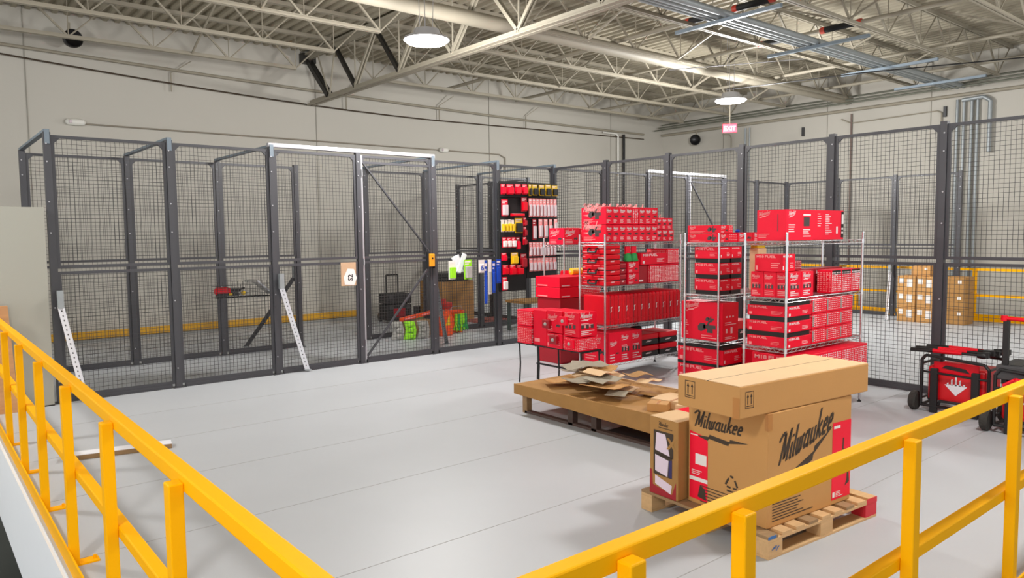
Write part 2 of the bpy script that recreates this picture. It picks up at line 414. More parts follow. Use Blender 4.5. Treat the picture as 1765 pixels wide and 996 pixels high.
pipe('conduit', 'beige loop conduit under the roof edge of the right wall', [(18.95, 9.6, 4.75), (18.95, 9.35, 4.62), (18.95, 7.3, 4.66), (18.95, 7.2, 4.6), (18.95, 7.2, 4.3)], 0.014, STEEL, 'conduit', 8)
pipe('conduit', 'beige conduit hook on the right wall beside the dark horn', [(18.95, 13.2, 4.75), (18.95, 12.95, 4.72), (18.95, 12.9, 4.62), (18.95, 12.9, 4.2)], 0.014, STEEL, 'conduit', 8)
pipe('drain_pipe', 'black vertical drain pipe in the room corner', [(17.06, 15.38, 4.85), (17.06, 15.38, 0.0)], 0.04, BLACK, 'pipe', 12)
pipe('drain_pipe', 'white vertical pipe beside the black drain pipe in the corner', [(16.2, 15.4, 4.85), (16.75, 15.4, 4.85), (16.82, 15.4, 4.78), (16.82, 15.4, 0.0)], 0.03, EMER, 'pipe', 10)
# emergency lights and their conduit
pipe('wall_conduit', 'thin beige conduit joining the white wall lights above the cage', [(2.7, 15.46, 3.96), (12.3, 15.46, 3.98), (12.5, 15.46, 3.9), (12.5, 15.46, 3.5)], 0.014, mat('conduit_beige', (140,132,118), 0.6), 'conduit', 8)
for (x, s, w_) in ((2.55, 'at the left end of the wall conduit', 0.16), (10.54, 'in the middle of the wall conduit', 0.13)):
    r = thing('emergency_light', 'rounded white wall light ' + s, 'wall light', (x, 15.45, 3.98))
    t = MB(); t.lathe([(0.02,-w_),(0.055,-w_+0.03),(0.065,0),(0.055,w_-0.03),(0.02,w_)], n=16, axis='x'); t.build('housing', EMER, r, smooth=True)
    t = MB(); t.lathe([(0.03,-0.02),(0.035,0.0),(0.03,0.02)], (-w_*0.55,-0.05,0), 12, axis='x'); t.build('lens', CLEAR, r, smooth=True)
# horns
def horn(loc, rz, label):
    r = thing('loudspeaker', label, 'loudspeaker', loc, rz)
    t = MB(); t.lathe([(0.09,0.12),(0.13,0.06),(0.155,-0.02),(0.16,-0.09),(0.145,-0.11),(0.10,-0.05),(0.03,-0.03)], n=20, axis='y'); t.build('horn', BLACK, r, smooth=True)
    t = MB(); t.tube((0,0.08,0.1), (0,0.08,0.3), 0.014, 8); t.box(-0.03,0.03,0.05,0.12,0.1,0.16); t.build('bracket', STEEL, r)
horn((2.5, 15.1, 5.36), 0.15, 'round black loudspeaker hung high on the back wall at far left')
horn((18.75, 14.0, 4.66), -1.2, 'round black loudspeaker high on the right wall near the exit sign')
# exit sign
r = thing('exit_sign', 'small red lit exit sign hanging below the roof beside the far lamp', 'sign', (15.14, 10.35, 4.3), math.radians(-50))
t = MB(); t.box(-0.16, 0.16, -0.025, 0.025, -0.10, 0.10); t.build('panel', EXITM, r, bevel=0.006)
t = MB(); P, L = text('EXIT', -0.135, -0.05, 0.10, 0.95); t.face2d(P, (0,-0.026,0), (1,0,0), (0,0,1), 0.001); t.build('lettering', mat('exit_letters', (255,150,170), 0.5, var=0, emit=1.6), r)
t = MB(); t.tube((0,0,0.10), (0,0,0.86), 0.01, 8); t.build('stem', STEEL, r)
# dark fixtures on the right wall
for (y, z_, la) in ((10.66, 4.55, 'small dark bracket on the right wall under the roof edge, beside the wide cage'), (8.03-0.9, 4.62, 'small dark bracket on the right wall close to the conduit bundle')):
    t = MB(); t.box(18.93, 19, y-0.03, y+0.03, z_-0.12, z_+0.12); tag(t.build('wall_bracket', DGREY, bevel=0.004), la, 'bracket')

# high-bay lamps
def lamp(loc, label, f=1.0):
    r = thing('high_bay_lamp', label, 'lamp', loc, group='high bay lamps')
    t = MB(); t.lathe([(0.10,0.14),(0.17,0.12),(0.19,0.03),(0.30,0.01),(0.31,-0.02),(0.29,-0.02)], n=32); t.build('housing', SILVER, r, smooth=True)
    t = MB(); t.lathe([(0.285,0.0),(0.295,-0.025),(0.26,-0.055),(0.12,-0.07)], n=32); t.build('lens', LIGHT, r, smooth=True)
    t = MB()
    for s in (-1, 1): t.tube((0.1*s,0,0.13), (0.14*s,0,1.27), 0.004, 5)
    t.tube((0,0.03,0.13), (0,0.05,1.27), 0.006, 5); t.build('hanging_wire', SILVER, r)
    l = bpy.data.lights.new('lamp_light', 'POINT'); l.shadow_soft_size = 0.26; l.energy = LAMP_W*f; l.color = (1.0, 0.985, 0.965)
    lo = bpy.data.objects.new('lamp_light', l); C.objects.link(lo); lo.parent = r; lo.location = (0, 0, -0.34)
    l = bpy.data.lights.new('lens_light', 'AREA'); l.shape = 'DISK'; l.size = 0.55; l.energy = LAMP_W*0.14*f; l.color = (1.0, 0.985, 0.965)
    lo = bpy.data.objects.new('lens_light', l); C.objects.link(lo); lo.parent = r; lo.location = (0, 0, -0.08)
LPOS = [((5.63, 8.62, 4.52), 'round white glowing high bay lamp before the roof girder'), ((12.97, 8.85, 4.52), 'round white glowing high bay lamp near the exit sign')]
for (l, s), f_ in zip(LPOS, (0.9, 1.7)): lamp(l, s, f_)
for i, l in enumerate(((-1.7, 8.62, 4.52), (5.63, 1.2, 4.52), (12.97, 1.2, 4.52), (-1.7, 1.2, 4.52))):  # unseen lamps continuing the grid; the one over the platform corner is added fill
    lamp(l, 'round white high bay lamp ' + ['beyond the grey partition','added unseen over the platform corner','over the near end of the right wall','over the stair side'][i], 0.65)

# ================================================================== CAGE
S = 1.2873; CX, CY = 9.05, 9.835; H = 3.05
def post_mesh():
    t = MB(); t.box(-.036,.036,-.036,.036,0.006,H+0.03); t.box(-.075,.075,-.06,.06,0,0.008)
    return t.mesh('cage_post', CAGE)
POSTM = post_mesh()
BM = []
for ax in (0, 1):
    t = MB()
    for z in (0.25, 1.1, 2.3, 2.75, 2.95, 1.95):
        if ax: t.tube((-.037,-.012,z), (-.046,-.012,z), 0.009, 8)
        else: t.tube((-.012,-.037,z), (-.012,-.046,z), 0.009, 8)
    BM.append(t.mesh('bolt', SILVER))
def post(x, y, label, group='cage posts', rz=0, ax=0):
    o = link('cage_post', POSTM); o.location = (x, y, 0); o.rotation_euler = (0,0,rz); tag(o, label, 'post', group)
    b = link('bolt', BM[ax], o); return o
W = S - 0.076
def frame_mesh(z0, z1, w=W, t_=0.034, gus=True):
    m_ = MB(); h = t_
    m_.box(0, h, -.016, .016, z0, z1); m_.box(w-h, w, -.016, .016, z0, z1)
    m_.box(h, w-h, -.016, .016, z0, z0+h); m_.box(h, w-h, -.016, .016, z1-h, z1)
    if gus:
        m_.prism([(h, z1-h), (h+.055, z1-h), (h, z1-h-.055)], -.012, .012); m_.prism([(w-h, z1-h), (w-h, z1-h-.055), (w-h-.055, z1-h)], -.012, .012)
    return m_
def net_mesh(z0, z1, w=W, pitch=0.0495, r=0.0019):
    m_ = MB(); n = int(w/pitch); o = (w - n*pitch)/2
    def wire(a, b):
        # thin square wire
        m_.beam(a, b, 2*r, 2*r)
    for i in range(n+1): wire((o+i*pitch, 0.002, z0), (o+i*pitch, 0.002, z1))
    k = int((z1-z0)/pitch)
    for i in range(1, k+1): wire((0.02, -0.002, z0+i*pitch), (w-0.02, -0.002, z0+i*pitch))
    return m_
UF = frame_mesh(1.545, H).mesh('upper_frame', CAGE); LF = frame_mesh(0.05, 1.508, gus=False).mesh('lower_frame', CAGE)
UN = net_mesh(1.57, H-0.03).mesh('upper_mesh', WIRE); LN = net_mesh(0.08, 1.49).mesh('lower_mesh', WIRE)
t = MB(); t.box(0.045, W-.045, -.03, .03, 0.0, 0.012); t.box(0.04, W-.04, -.022, .022, 0.012, 0.05); SWEEP = t.mesh('sweep', CAGE)
def panel(x, y, rz, label, group, door=False):
    """bay that starts at the post at x, y and runs along its local +x."""
    c, s = math.cos(rz), math.sin(rz)
    r = thing('mesh_gate' if door else 'mesh_fence', label, 'door' if door else 'fence panel', (x + c*.038, y + s*.038, 0), rz, group)
    link('upper_frame', UF, r); link('lower_frame', LF, r); link('upper_mesh', UN, r); link('lower_mesh', LN, r); link('sweep', SWEEP, r)
    if door:
        t = MB()
        t.beam((0.03, -.02, H-0.10), (W-0.05, -.02, 1.62), 0.03, 0.02); t.build('brace', CAGE, r)
        t = MB(); t.beam((W-0.03, -.02, 1.42), (0.04, -.02, 0.10), 0.04, 0.02); t.build('brace', CAGE, r)
        for a in (0.0, W-0.03):
            t = MB(); t.box(a, a+0.03, -.024, -.016, 0.05, H); t.build('stile_edge', SILVER if a == 0 else CAGE, r)
        for z in (0.3, 1.5, 2.8):
            t = MB(); t.tube((0.014,-.036,z-.05), (0.014,-.036,z+.05), 0.011, 8); t.build('hinge', SILVER, r)
        t = MB(); t.box(0, W, -.02, .02, H-0.12, H-0.085); t.build('head_rail', CAGE, r)
    return r
# near-left row: posts and six bays
for k in range(7):
    x = CX - (6-k)*S
    post(x, CY, f'grey square cage post in the front row, {ORD[k]} from the grey partition' if k < 6 else 'grey square cage post at the corner where the two front rows meet')
for k in range(6):
    x = CX - (6-k)*S
    panel(x, CY, 0, f'wire mesh cage panel in the front row, {ORD[k]} from the grey partition' if k != 3 else 'wire mesh cage door with diagonal braces and an orange lock box', 'front cage panels' if k != 3 else None, door=(k == 3))
# right row, towards the camera
for k in range(1, 8): post(CX, CY - k*S, f'blue-grey cage post in the row behind the red cartons, {ORD[k-1]} from the corner', 'posts of the right cage row', ax=1)
for k in range(0, 7): panel(CX, CY - k*S, -PI/2, f'wire mesh cage panel behind the red cartons, {ORD[k]} from the corner', 'right cage panels')
# rear row of the left cage
for k, n_ in enumerate(range(0, 8)):
    post(CX - (6-k)*S, 12.03, f'grey cage post in the rear row near the back wall, {ORD[k]} from the left', 'posts of the rear cage row')
for k in (0, 1, 2, 4, 5, 6):
    panel(CX - (6-k)*S, 12.03, 0, f'wire mesh cage panel in the rear row, {ORD[k]} bay from the left', 'rear cage panels')
for k in (1, 2): post(CX+S, 12.03 + k*S, f'grey cage post between rear row and back wall, {ORD[k-1]} from the rear row', 'posts of the short return row', ax=1)
for k in (0, 1): panel(CX+S, 12.03 + k*S, PI/2, f'wire mesh cage panel returning to the back wall, {ORD[k]} from the rear row', 'return cage panels')
# far cage beyond the right row
for k in range(1, 7): post(CX + k*S, CY, f'grey post of the far cage in line with the front row, {ORD[k-1]} beyond the corner', 'posts of the far cage row')
for k in range(0, 6): panel(CX + k*S, CY, 0, f'wire mesh panel of the far cage, {ORD[k]} beyond the corner' if k != 3 else 'far cage door with diagonal brace and light head channel', 'far cage panels' if k != 3 else None, door=(k == 3))
for k in range(1, 4): post(CX + 6*S, CY - k*S, f'grey post of the far cage near the yellow rail, {ORD[k-1]} from its corner', 'posts of the far cage return', ax=1)
for k in range(0, 3): panel(CX + 6*S, CY - k*S, -PI/2, f'wire mesh panel of the far cage facing the camera, {ORD[k]} from its corner', 'far cage return panels')
# overhead stay bars and header channels
for i, (a, b) in enumerate(((0,0),(1,1),(2,2),(4,4),(5,5),(6,6))):
    t = MB(); xa = CX - (6-a)*S
    t.beam((xa, CY-0.03, H+0.045), (xa, 12.03+0.03, H+0.045), 0.06, 0.03); t.box(xa-.025, xa+.025, CY-.045, CY-.037, H-.10, H+.06)
    tag(t.build('stay_bar', STRUT), f'bluish overhead stay bar between front and rear cage rows, {ORD[i]} from the left', 'bar', 'overhead stay bars')
t = MB(); t.box(CX-4*S-.04, CX-2*S+.04, CY-.035, CY+.035, H+.03, H+.085); tag(t.build('header_channel', SILVER, bevel=0.004), 'silver header channel over the cage door in the front row', 'header')
t = MB(); t.box(CX+2*S-.04, CX+4*S+.04, CY-.035, CY+.035, H+.03, H+.085); tag(t.build('header_channel', SILVER, bevel=0.004), 'bright header channel over the far cage door', 'header')
# lock box
r = thing('lock_box', 'orange lock box on the latch side of the front cage door', 'lock', (CX-2*S-0.085, CY-0.05, 1.49))
t = MB(); t.box(-.05,.05,-.05,.02,-.10,.10); t.build('housing', AMBER, r, bevel=0.012)
t = MB(); t.box(-.07,-.05,-.03,.02,-.13,.13); t.box(.05,.065,-.03,.02,-.13,.08); t.build('strike_plate', BLACKM, r, bevel=0.003)
t = MB(); t.tube((0,-.05,.03),(0,-.058,.03),.014,12); t.build('keyhole', BLACK, r)
# perforated white struts
def brace(p, q, label, mt=WHITE):
    r = thing('angle_strut', label, 'strut', p)
    d = Vector(q) - Vector(p); L = d.length; dn = d.normalized()
    side = dn.cross(Vector((0,0,1))).normalized(); nrm = side.cross(dn).normalized()
    if nrm.dot(Vector((1,1,0))) > 0: nrm = -nrm
    nrm = Vector((-.35,-.94,0)); nrm = (nrm - dn*nrm.dot(dn)).normalized()
    side = nrm.cross(dn).normalized()
    t = MB(); t.beam((0,0,0), d, 0.066, 0.012, up=nrm)
    t.add([], []); t.beam(side*0.022, side*0.022 + d, 0.006, 0.045, up=nrm); t.build('channel', mt, r)
    n = int(L/0.055)
    for i in range(n):
        pass
    t = MB()
    for i in range(1, n):
        c = dn*(i*0.055) + nrm*0.0072
        a = side*0.006; b = dn*0.009
        t.add([c-a-b, c+a-b, c+a+b, c-a+b], [(0,1,2,3)])
    t.build('slot', DGREY, r)
    t = MB(); t.box(-.03,.03,-.03,.03,-.02,.18); t.build('top_bracket', GALV, r)
    t = MB(); t.box(d.x-.04,d.x+.04,d.y-.04,d.y+.04,d.z,d.z+.012); t.build('foot_plate', GALV, r)
brace((CX-4*S+.05, CY-.10, 1.20), (4.29, CY-.09, 0.02), 'white perforated strut bracing the third front cage post to the floor')
brace((CX-6*S+.03, CY-.14, 1.12), (1.56, CY-.12, 0.0), 'white perforated strut beside the grey partition')
brace((CX-2*S+.08, CY+.08, 1.14), (7.22, 10.6, 0.0), 'silver perforated strut behind the cage door post by the orange tools', GALV)
brace((16.62, CY-2*S+.0, 1.0), (15.83, 6.97, 0.0), 'white perforated strut leaning beside the far brown cartons')
brace((CX-3*S-.05, 12.08, 1.2), (CX-3*S-.7, 12.7, 0.0), 'dark strut bracing a rear cage post behind the first open bay', CAGE)

# ================================================================== YELLOW RAILS
def rail_y():
    X0 = 0.70
    r = thing('guard_rail', 'bright yellow guard rail running back along the left platform edge', 'railing')
    t = MB(); t.box(X0-.0, X0+.055, 1.33, 9.55, 1.010, 1.07); t.build('top_rail', YELLOW, r, bevel=0.006)
    t = MB(); t.box(X0-.0, X0+.055, 1.33, 9.55, 0.505, 0.56); t.build('mid_rail', YELLOW, r, bevel=0.006)
    t = MB(); t.box(X0-.062, X0-.052, 1.27, 9.55, -0.02, 0.105); t.build('toe_board', YELLOW, r)
    for y in (8.08, 7.02, 5.94, 4.84, 3.75, 2.66, 1.55):
        t = MB(); t.box(X0-.05, X0+.0, y-.033, y+.033, 0.0, 1.045); p = t.build('post', YELLOW, r, bevel=0.005)
        t = MB(); t.box(X0-.05, X0+.10, y-.04, y+.04, 0.0, 0.01); t.tube((X0+.08,y,.01),(X0+.08,y,.03),.01,6); t.build('base_plate', YELLOW, p)
    return r
rail_y()
def rail_x():
    Y0 = 1.29
    r = thing('guard_rail', 'bright yellow guard rail crossing the foreground before the pallet', 'railing')
    t = MB(); t.box(0.70, 7.6, Y0-.03, Y0+.025, 1.010, 1.07); t.build('top_rail', YELLOW, r, bevel=0.006)
    t = MB(); t.box(0.70, 7.6, Y0-.03, Y0+.025, 0.505, 0.56); t.build('mid_rail', YELLOW, r, bevel=0.006)
    t = MB(); t.box(0.70, 7.6, Y0-.092, Y0-.082, -0.02, 0.105); t.build('toe_board', YELLOW, r)
    for x in (1.40, 1.90, 3.07, 4.27, 5.45, 6.6):
        t = MB(); t.box(x-.030, x+.030, Y0-.08, Y0-.03, 0.0, 1.045); p = t.build('post', YELLOW, r, bevel=0.005)
        t = MB(); t.box(x-.05, x+.05, Y0-.08, Y0+.09, 0.0, 0.01); t.build('base_plate', YELLOW, p)
rail_x()
r = thing('guard_rail', 'yellow guard rail beyond the far cage behind the brown cartons', 'railing')
t = MB(); t.box(17.05,17.10,-2,9.6,1.03,1.08); t.build('top_rail', YELLOW, r)
t = MB(); t.box(17.05,17.10,-2,9.6,0.50,0.55); t.build('mid_rail', YELLOW, r)
t = MB(); t.box(17.04,17.05,-2,9.6,0.0,0.14); t.build('toe_board', YELLOW, r)
for y in (8.2, 5.75, 3.4, 1.2):
    t = MB(); t.box(17.03,17.10,y-.035,y+.035,0,1.08); t.build('post', YELLOW, r)
t = MB(); t.box(0.7, 8.2, 15.28, 15.34, 0.06, 0.19); tag(t.build('wheel_stop', mat('ochre_yellow', (214,160,30), 0.5, var=0.1)), 'long yellow kick bar along the foot of the back wall', 'bar')
t = MB(); t.box(0.7, 8.0, 15.2, 15.26, 0.0, 0.05); tag(t.build('floor_channel', mat('pale_strip', (150,150,146),0.5)), 'pale metal strip lying along the foot of the back wall', 'strip')

# ================================================================== WIRE RACKS
def rack(nx, ny, L, D, levels, top, label, low_feet=True):
    r = thing('wire_rack', label, 'shelving', (nx, ny, 0), 0)
    for (x, y) in ((0,0),(L,0),(0,D),(L,D)):
        t = MB(); t.tube((x,y,0.03),(x,y,top),0.0125,12)
        t.lathe([(0.0135,0),(0.010,0.008)], (x,y,top), 12)
        for k in range(int(top/0.2)): t.tube((x,y,0.1+0.2*k),(x,y,0.104+0.2*k),0.0135,12)
        p = t.build('post', CHROME, r, smooth=True)
        t = MB(); t.lathe([(0.022,0),(0.022,0.012),(0.009,0.02),(0.009,0.035)], (x,y,0), 12); t.build('foot', BLACK, p)
    for z in levels:
        t = MB()
        for (a, b) in (((0,0),(L,0)),((L,0),(L,D)),((L,D),(0,D)),((0,D),(0,0))):
            for dz in (0, -0.032): t.tube((a[0],a[1],z-0.006+dz),(b[0],b[1],z-0.006+dz),0.0035,6)
            ln = math.hypot(b[0]-a[0], b[1]-a[1]); n = int(ln/0.045)
            for i in range(n):
                f0, f1 = i/n, (i+1)/n; za, zb = (z-0.006, z-0.038) if i % 2 else (z-0.038, z-0.006)
                t.tube((a[0]+(b[0]-a[0])*f0, a[1]+(b[1]-a[1])*f0, za), (a[0]+(b[0]-a[0])*f1, a[1]+(b[1]-a[1])*f1, zb), 0.0025, 4)
        for i in range(1, int(L/0.03)): t.beam((i*0.03,0,z-0.003),(i*0.03,D,z-0.003),0.003,0.003)
        for y in (D*.33, D*.66): t.tube((0,y,z-0.009),(L,y,z-0.009),0.0035,6)
        for (x, y) in ((0,0),(L,0),(0,D),(L,D)): t.lathe([(0.018,z-0.04),(0.0165,z+0.004)], (x,y,0), 12)
        t.build('shelf', CHROME, r)
    return r
R1 = (6.90, 6.54); R2 = (6.92, 4.85); R3 = (6.54, 3.82); R0 = (7.85, 8.30)
rack(*R1, 1.53, 0.455, (1.765, 1.20, 0.69, 0.20), 1.86, 'tall chrome wire rack loaded with red cases, right behind the low cardboard-strewn platform')
rack(*R2, 1.40, 0.455, (1.765, 1.18, 0.66, 0.20), 1.86, 'chrome wire rack with the large red saw carton, between the two other loaded racks')
rack(*R3, 1.53, 0.455, (1.785, 1.23, 0.74, 0.20), 1.86, 'chrome wire rack nearest the right cage row, topped by the widest red carton')
rack(*R0, 0.95, 0.455, (1.71, 0.95, 0.35), 1.80, 'chrome wire rack furthest back beside the black display boards')

# ------------------------------------------------------------------ printed cartons
def decorate(o, w, d, h, style, rnd, x_first=True):
    """prints on the two faces of a box whose base corner is the origin: end face -X (width d) and front face -Y (width w)."""
    t = MB()   # white print
    faces = (((0, d, 0), (0,-1,0), d, 'e'), ((0, 0, 0), (1,0,0), w, 'f'))
    g_ = MB()
    for (O, U, wd, fc) in faces:
        O = Vector(O); U = Vector(U)
        asp = wd / h; P = []; Q = []
        if style == 'plain': P = [rect(wd*.1, wd*.5, h*.1, h*.2)]
        elif style == 'fuel':
            hh = min(h*.2, wd*.075)
            a, L = text('M18', wd*.06, h*.93-hh, hh, 1.5, 0.03); b, L2 = text('FUEL', wd*.06+L*1.1, h*.93-hh, hh, 1.8, 0.03)
            P = a + b; P += lines(wd*.6, h*.5, wd*.32, 3, h*.12, h*.035, rnd)
            P += [rect(wd*.05, wd*.12, h*.1, h*.34)]
            lg, _ = logo(wd*.06, h*.24, h*.12, bolt=False); 
            if fc == 'e': Q = saw(wd*.55, h*.25, min(wd*.25, h*.6)) if h > .2 else []
        elif style == 'small':      # narrow upright cartons: script top, tool, lines at the foot
            s_ = wd/4.3; lg, _ = logo(wd*.08, h*.74, s_*1.05, w=.17); P = lg + lines(wd*.1, h*.30, wd*.6, 4, h*.06, h*.022, rnd)
            Q = saw(wd*.3, h*.42, wd*.5)
        elif style == 'striped':    # many small text columns
            n = max(1, int(wd/0.032))
            for i in range(n):
                P += lines(wd*(i+.12)/n, h*.90, wd*.78/n, max(3, int(h/0.022)), h/(max(3, int(h/0.022))+.6)*.92, h*.045, rnd, .55)
        elif style == 'tall':
            s_ = wd/4.6; lg, _ = logo(wd*.08, h*.78, s_); P = lg + lines(wd*.12, h*.56, wd*.7, 4, h*.05, h*.02, rnd) + lines(wd*.12, h*.26, wd*.76, 3, h*.07, h*.03, rnd)
            Q = [rect(wd*.12+i*wd*.26, wd*.12+i*wd*.26+wd*.16, h*.34, h*.50) for i in range(3)]
        elif style == 'big':
            s_ = min(wd/4.9, h*.16); lg, _ = logo(wd*.07, h*.80, s_, rise=.22); P = lg
            P += lines(wd*.06, h*.50, wd*.14, 7, h*.06, h*.025, rnd); P += lines(wd*.5, h*.14, wd*.4, 2, h*.06, h*.02, rnd)
            if fc == 'f':
                P = [rect(wd*(.2+.2*i), wd*(.2+.2*i)+wd*.1, h*.62, h*.66) for i in range(3)] + lines(wd*.15, h*.5, wd*.7, 2, h*.05, h*.02, rnd) + [rect(wd*.2, wd*.3, h*.22, h*.34), rect(wd*.5, wd*.62, h*.2, h*.36)] + lines(wd*.15, h*.12, wd*.7, 2, h*.04, h*.015, rnd)
            else: Q = saw(wd*.42, h*.26, wd*.42) + saw(wd*.60, h*.52, wd*.2)
        elif style == 'wide':
            if fc == 'e':
                lg, _ = logo(wd*.06, h*.80, wd*.13, rise=.2); P = lg + lines(wd*.06, h*.22, wd*.5, 3, h*.05, h*.02, rnd); Q = [rect(wd*.70, wd*.72, h*.3, h*.85)]
            else:
                lg, _ = logo(wd*.03, h*.80, h*.14, rise=.2); P = lg + lines(wd*.03, h*.52, wd*.12, 4, h*.07, h*.03, rnd)
                P += [rect(wd*.27, wd*.40, h*.80, h*.86)] + lines(wd*.27, h*.36, wd*.14, 4, h*.07, h*.03, rnd)
                P += lines(wd*.66, h*.86, wd*.12, 12, h*.06, h*.022, rnd) + lines(wd*.52, h*.88, wd*.08, 6, h*.08, h*.02, rnd) + [rect(wd*.86, wd*.89, h*.2, h*.45)]
                Q = [rect(wd*.28, wd*.38, h*.46, h*.76)]
        elif style == 'logo':
            s_ = min(wd/4.9, h*.3); lg, _ = logo(wd*.07, h*.6, s_, rise=.15); P = lg + lines(wd*.08, h*.3, wd*.5, 3, h*.09, h*.03, rnd); Q = saw(wd*.62, h*.3, wd*.26)
        MB().face2d(P, O, U, (0,0,1), 0.0012).build('printed_text', PRINTW if fc == 'f' else PRINTP, o)
        if Q: MB().face2d(Q, O, U, (0,0,1), 0.0014).build('tool_picture', PRINTG, o)
def carton(x0, y0, z0, w, d, h, label, style='small', m_=None, group=None, rz=0.0, seed=1, name='red_carton', cat='carton', base=None):
    rnd = random.Random(seed*7919 + int(x0*1000))
    t = MB(); t.box(0, w, 0, d, 0, h)
    o = t.build(name, m_ or RED, bevel=0.004, seg=1); o.location = (x0, y0, z0); o.rotation_euler = (0,0,rz)
    tag(o, label, cat, group)
    decorate(o, w, d, h, style, rnd)
    # flap seam on the top
    s = MB(); s.box(w*.02, w*.98, d/2-.001, d/2+.001, h, h+.0008); s.build('lid_seam', REDD, o)
    return o
def hardcase(x0, y0, z0, w, d, h, label, upright=False, group=None, m_=None, black=False):
    """moulded carrying case: two shells with a seam, ribs and a handle."""
    r = thing('hard_case', label, 'tool case', (x0, y0, z0), 0, group)
    mm = m_ or REDC
    if upright:
        t = MB(); t.box(0, w*.49, 0, d, 0, h); t.build('shell', mm, r, bevel=min(w*.2, .028), seg=3)
        t = MB(); t.box(w*.51, w, 0, d, 0, h); t.build('shell', mm, r, bevel=min(w*.2, .028), seg=3)
        t = MB(); t.box(w*.46, w*.54, .01, d-.01, .01, h-.01); t.build('seam', REDD, r)
        t = MB(); t.add([(w*.40,-.001,h*.42),(w*.56,-.001,h*.46),(w*.52,-.001,h*.56),(w*.66,-.001,h*.62),(w*.42,-.001,h*.60),(w*.48,-.001,h*.5)], [(0,1,2,3,4,5)]); t.build('emblem', PRINTW, r)
        t = MB(); t.box(.012, w-.012, -.004, 0.004, h*.16, h*.19); t.box(.012, w-.012, -.004, 0.004, h*.84, h*.865); t.build('rib', mm, r)
    else:
        t = MB(); t.box(0, w, 0, d, 0, h*.46); t.build('shell', BLACK if black else mm, r, bevel=min(h*.12, .018), seg=3)
        t = MB(); t.box(0, w, 0, d, h*.5, h); t.build('shell', mm, r, bevel=min(h*.12, .018), seg=3)
        t = MB(); t.box(.01, w-.01, .01, d-.01, h*.44, h*.53); t.build('seam', BLACK, r)
        t = MB(); c = d*.5; a = .16*d
        t.path([(0.0, c-a, h*.55), (-.03, c-a, h*.50), (-.035, c-a, h*.22), (-.035, c+a, h*.22), (-.03, c+a, h*.50), (0, c+a, h*.55)], .013, 6); t.build('handle', BLACK, r)
        t = MB(); t.face2d(logo(d*.04, h*.72, h*.13, bolt=False)[0] + [rect(d*.66, d*.94, h*.62, h*.66), rect(d*.66, d*.9, h*.72, h*.76), rect(d*.04, d*.24, h*.2, h*.23)], (0, d, 0), (0,-1,0), (0,0,1), 0.0015)
        t.face2d([rect(w*.3, w*.55, h*.28, h*.33), rect(w*.35, w*.6, h*.36, h*.4)], (0,0,0), (1,0,0), (0,0,1), 0.0015); t.build('printed_text', PRINTW, r)
    return r

x1, y1 = R1
K = 'on the rack behind the low platform'
# top of rack 1 : two rows of eight uprights, first pair wide end faces
for row, z in ((0, 1.766), (1, 1.766+.226)):
    nm = ('lower', 'upper')[row]
    for i in range(8):
        if row == 1 and i == 4:
            carton(x1+.03+.127*i, y1+.01, z, .112, .20, .215, f'tilted-in pale-striped small red carton in the upper row atop the rack behind the platform', 'striped', RED2, seed=40); continue
        carton(x1+.02+.127*i, y1+.0, z, .126, .44, .222, f'narrow red printed carton, {ORD[i]} from the left in the {nm} row atop the platform-side rack', 'small', RED2 if (i+row) % 2 else RED, 'narrow cartons atop the rack behind the platform', seed=i)
for i in range(3):
    carton(x1+1.045+.125*i, y1+.03, 1.766, .12, .36, .155, f'short red carton, {ORD[i]} after the narrow rows, lower layer atop the platform-side rack', 'small', RED, 'short cartons at the right end', seed=20+i)
    if i < 3: carton(x1+1.045+.115*i, y1+.03, 1.766+.158, .11, .36, .155, f'short red carton, {ORD[i]} after the narrow rows, upper layer atop the platform-side rack', 'small', RED2, 'short cartons at the right end', seed=30+i)
# second shelf of rack 1
z = 1.203
for i in range(4):
    hardcase(x1+.022, y1+.0, z+.136*i, .27, .44, .132, f'red case with black handle, {["lowest","second lowest","second highest","topmost"][i]} of the four stacked behind the platform', group='stacked red cases with black handles')
for i in range(2):
    hardcase(x1+.30, y1+.02, z+.145*i, .13, .40, .14, f'dark red case, {["lower","upper"][i]} of two wedged beside the four handled cases', group='pair of dark red cases', m_=REDD)
for i in range(2):
    carton(x1+.445, y1+.01, z+.15*i, .22, .42, .147, f'red carton with white script, {["lower","upper"][i]} of two beneath the green gloves', 'logo', RED, 'two cartons under the gloves', seed=50+i)
for i in range(4):
    carton(x1+.68+.206*i, y1+.01+(.03 if i == 0 else 0), z, .20, .42, .245, f'red text-covered carton, {ORD[i]} of four right of the green gloves on the second shelf', 'striped' if i else 'plain', RED if i else REDD, 'four text-covered cartons', seed=60+i)
carton(x1+.70, y1+.0, z+.25, .53, .30, .155, 'long red carton laid across others under the top shelf beside the green gloves', 'fuel', RED, seed=70)
carton(x1+1.25, y1+.0, z+.25, .24, .38, .20, 'red text carton at the right end under the top shelf of the platform-side rack', 'striped', RED2, seed=71)
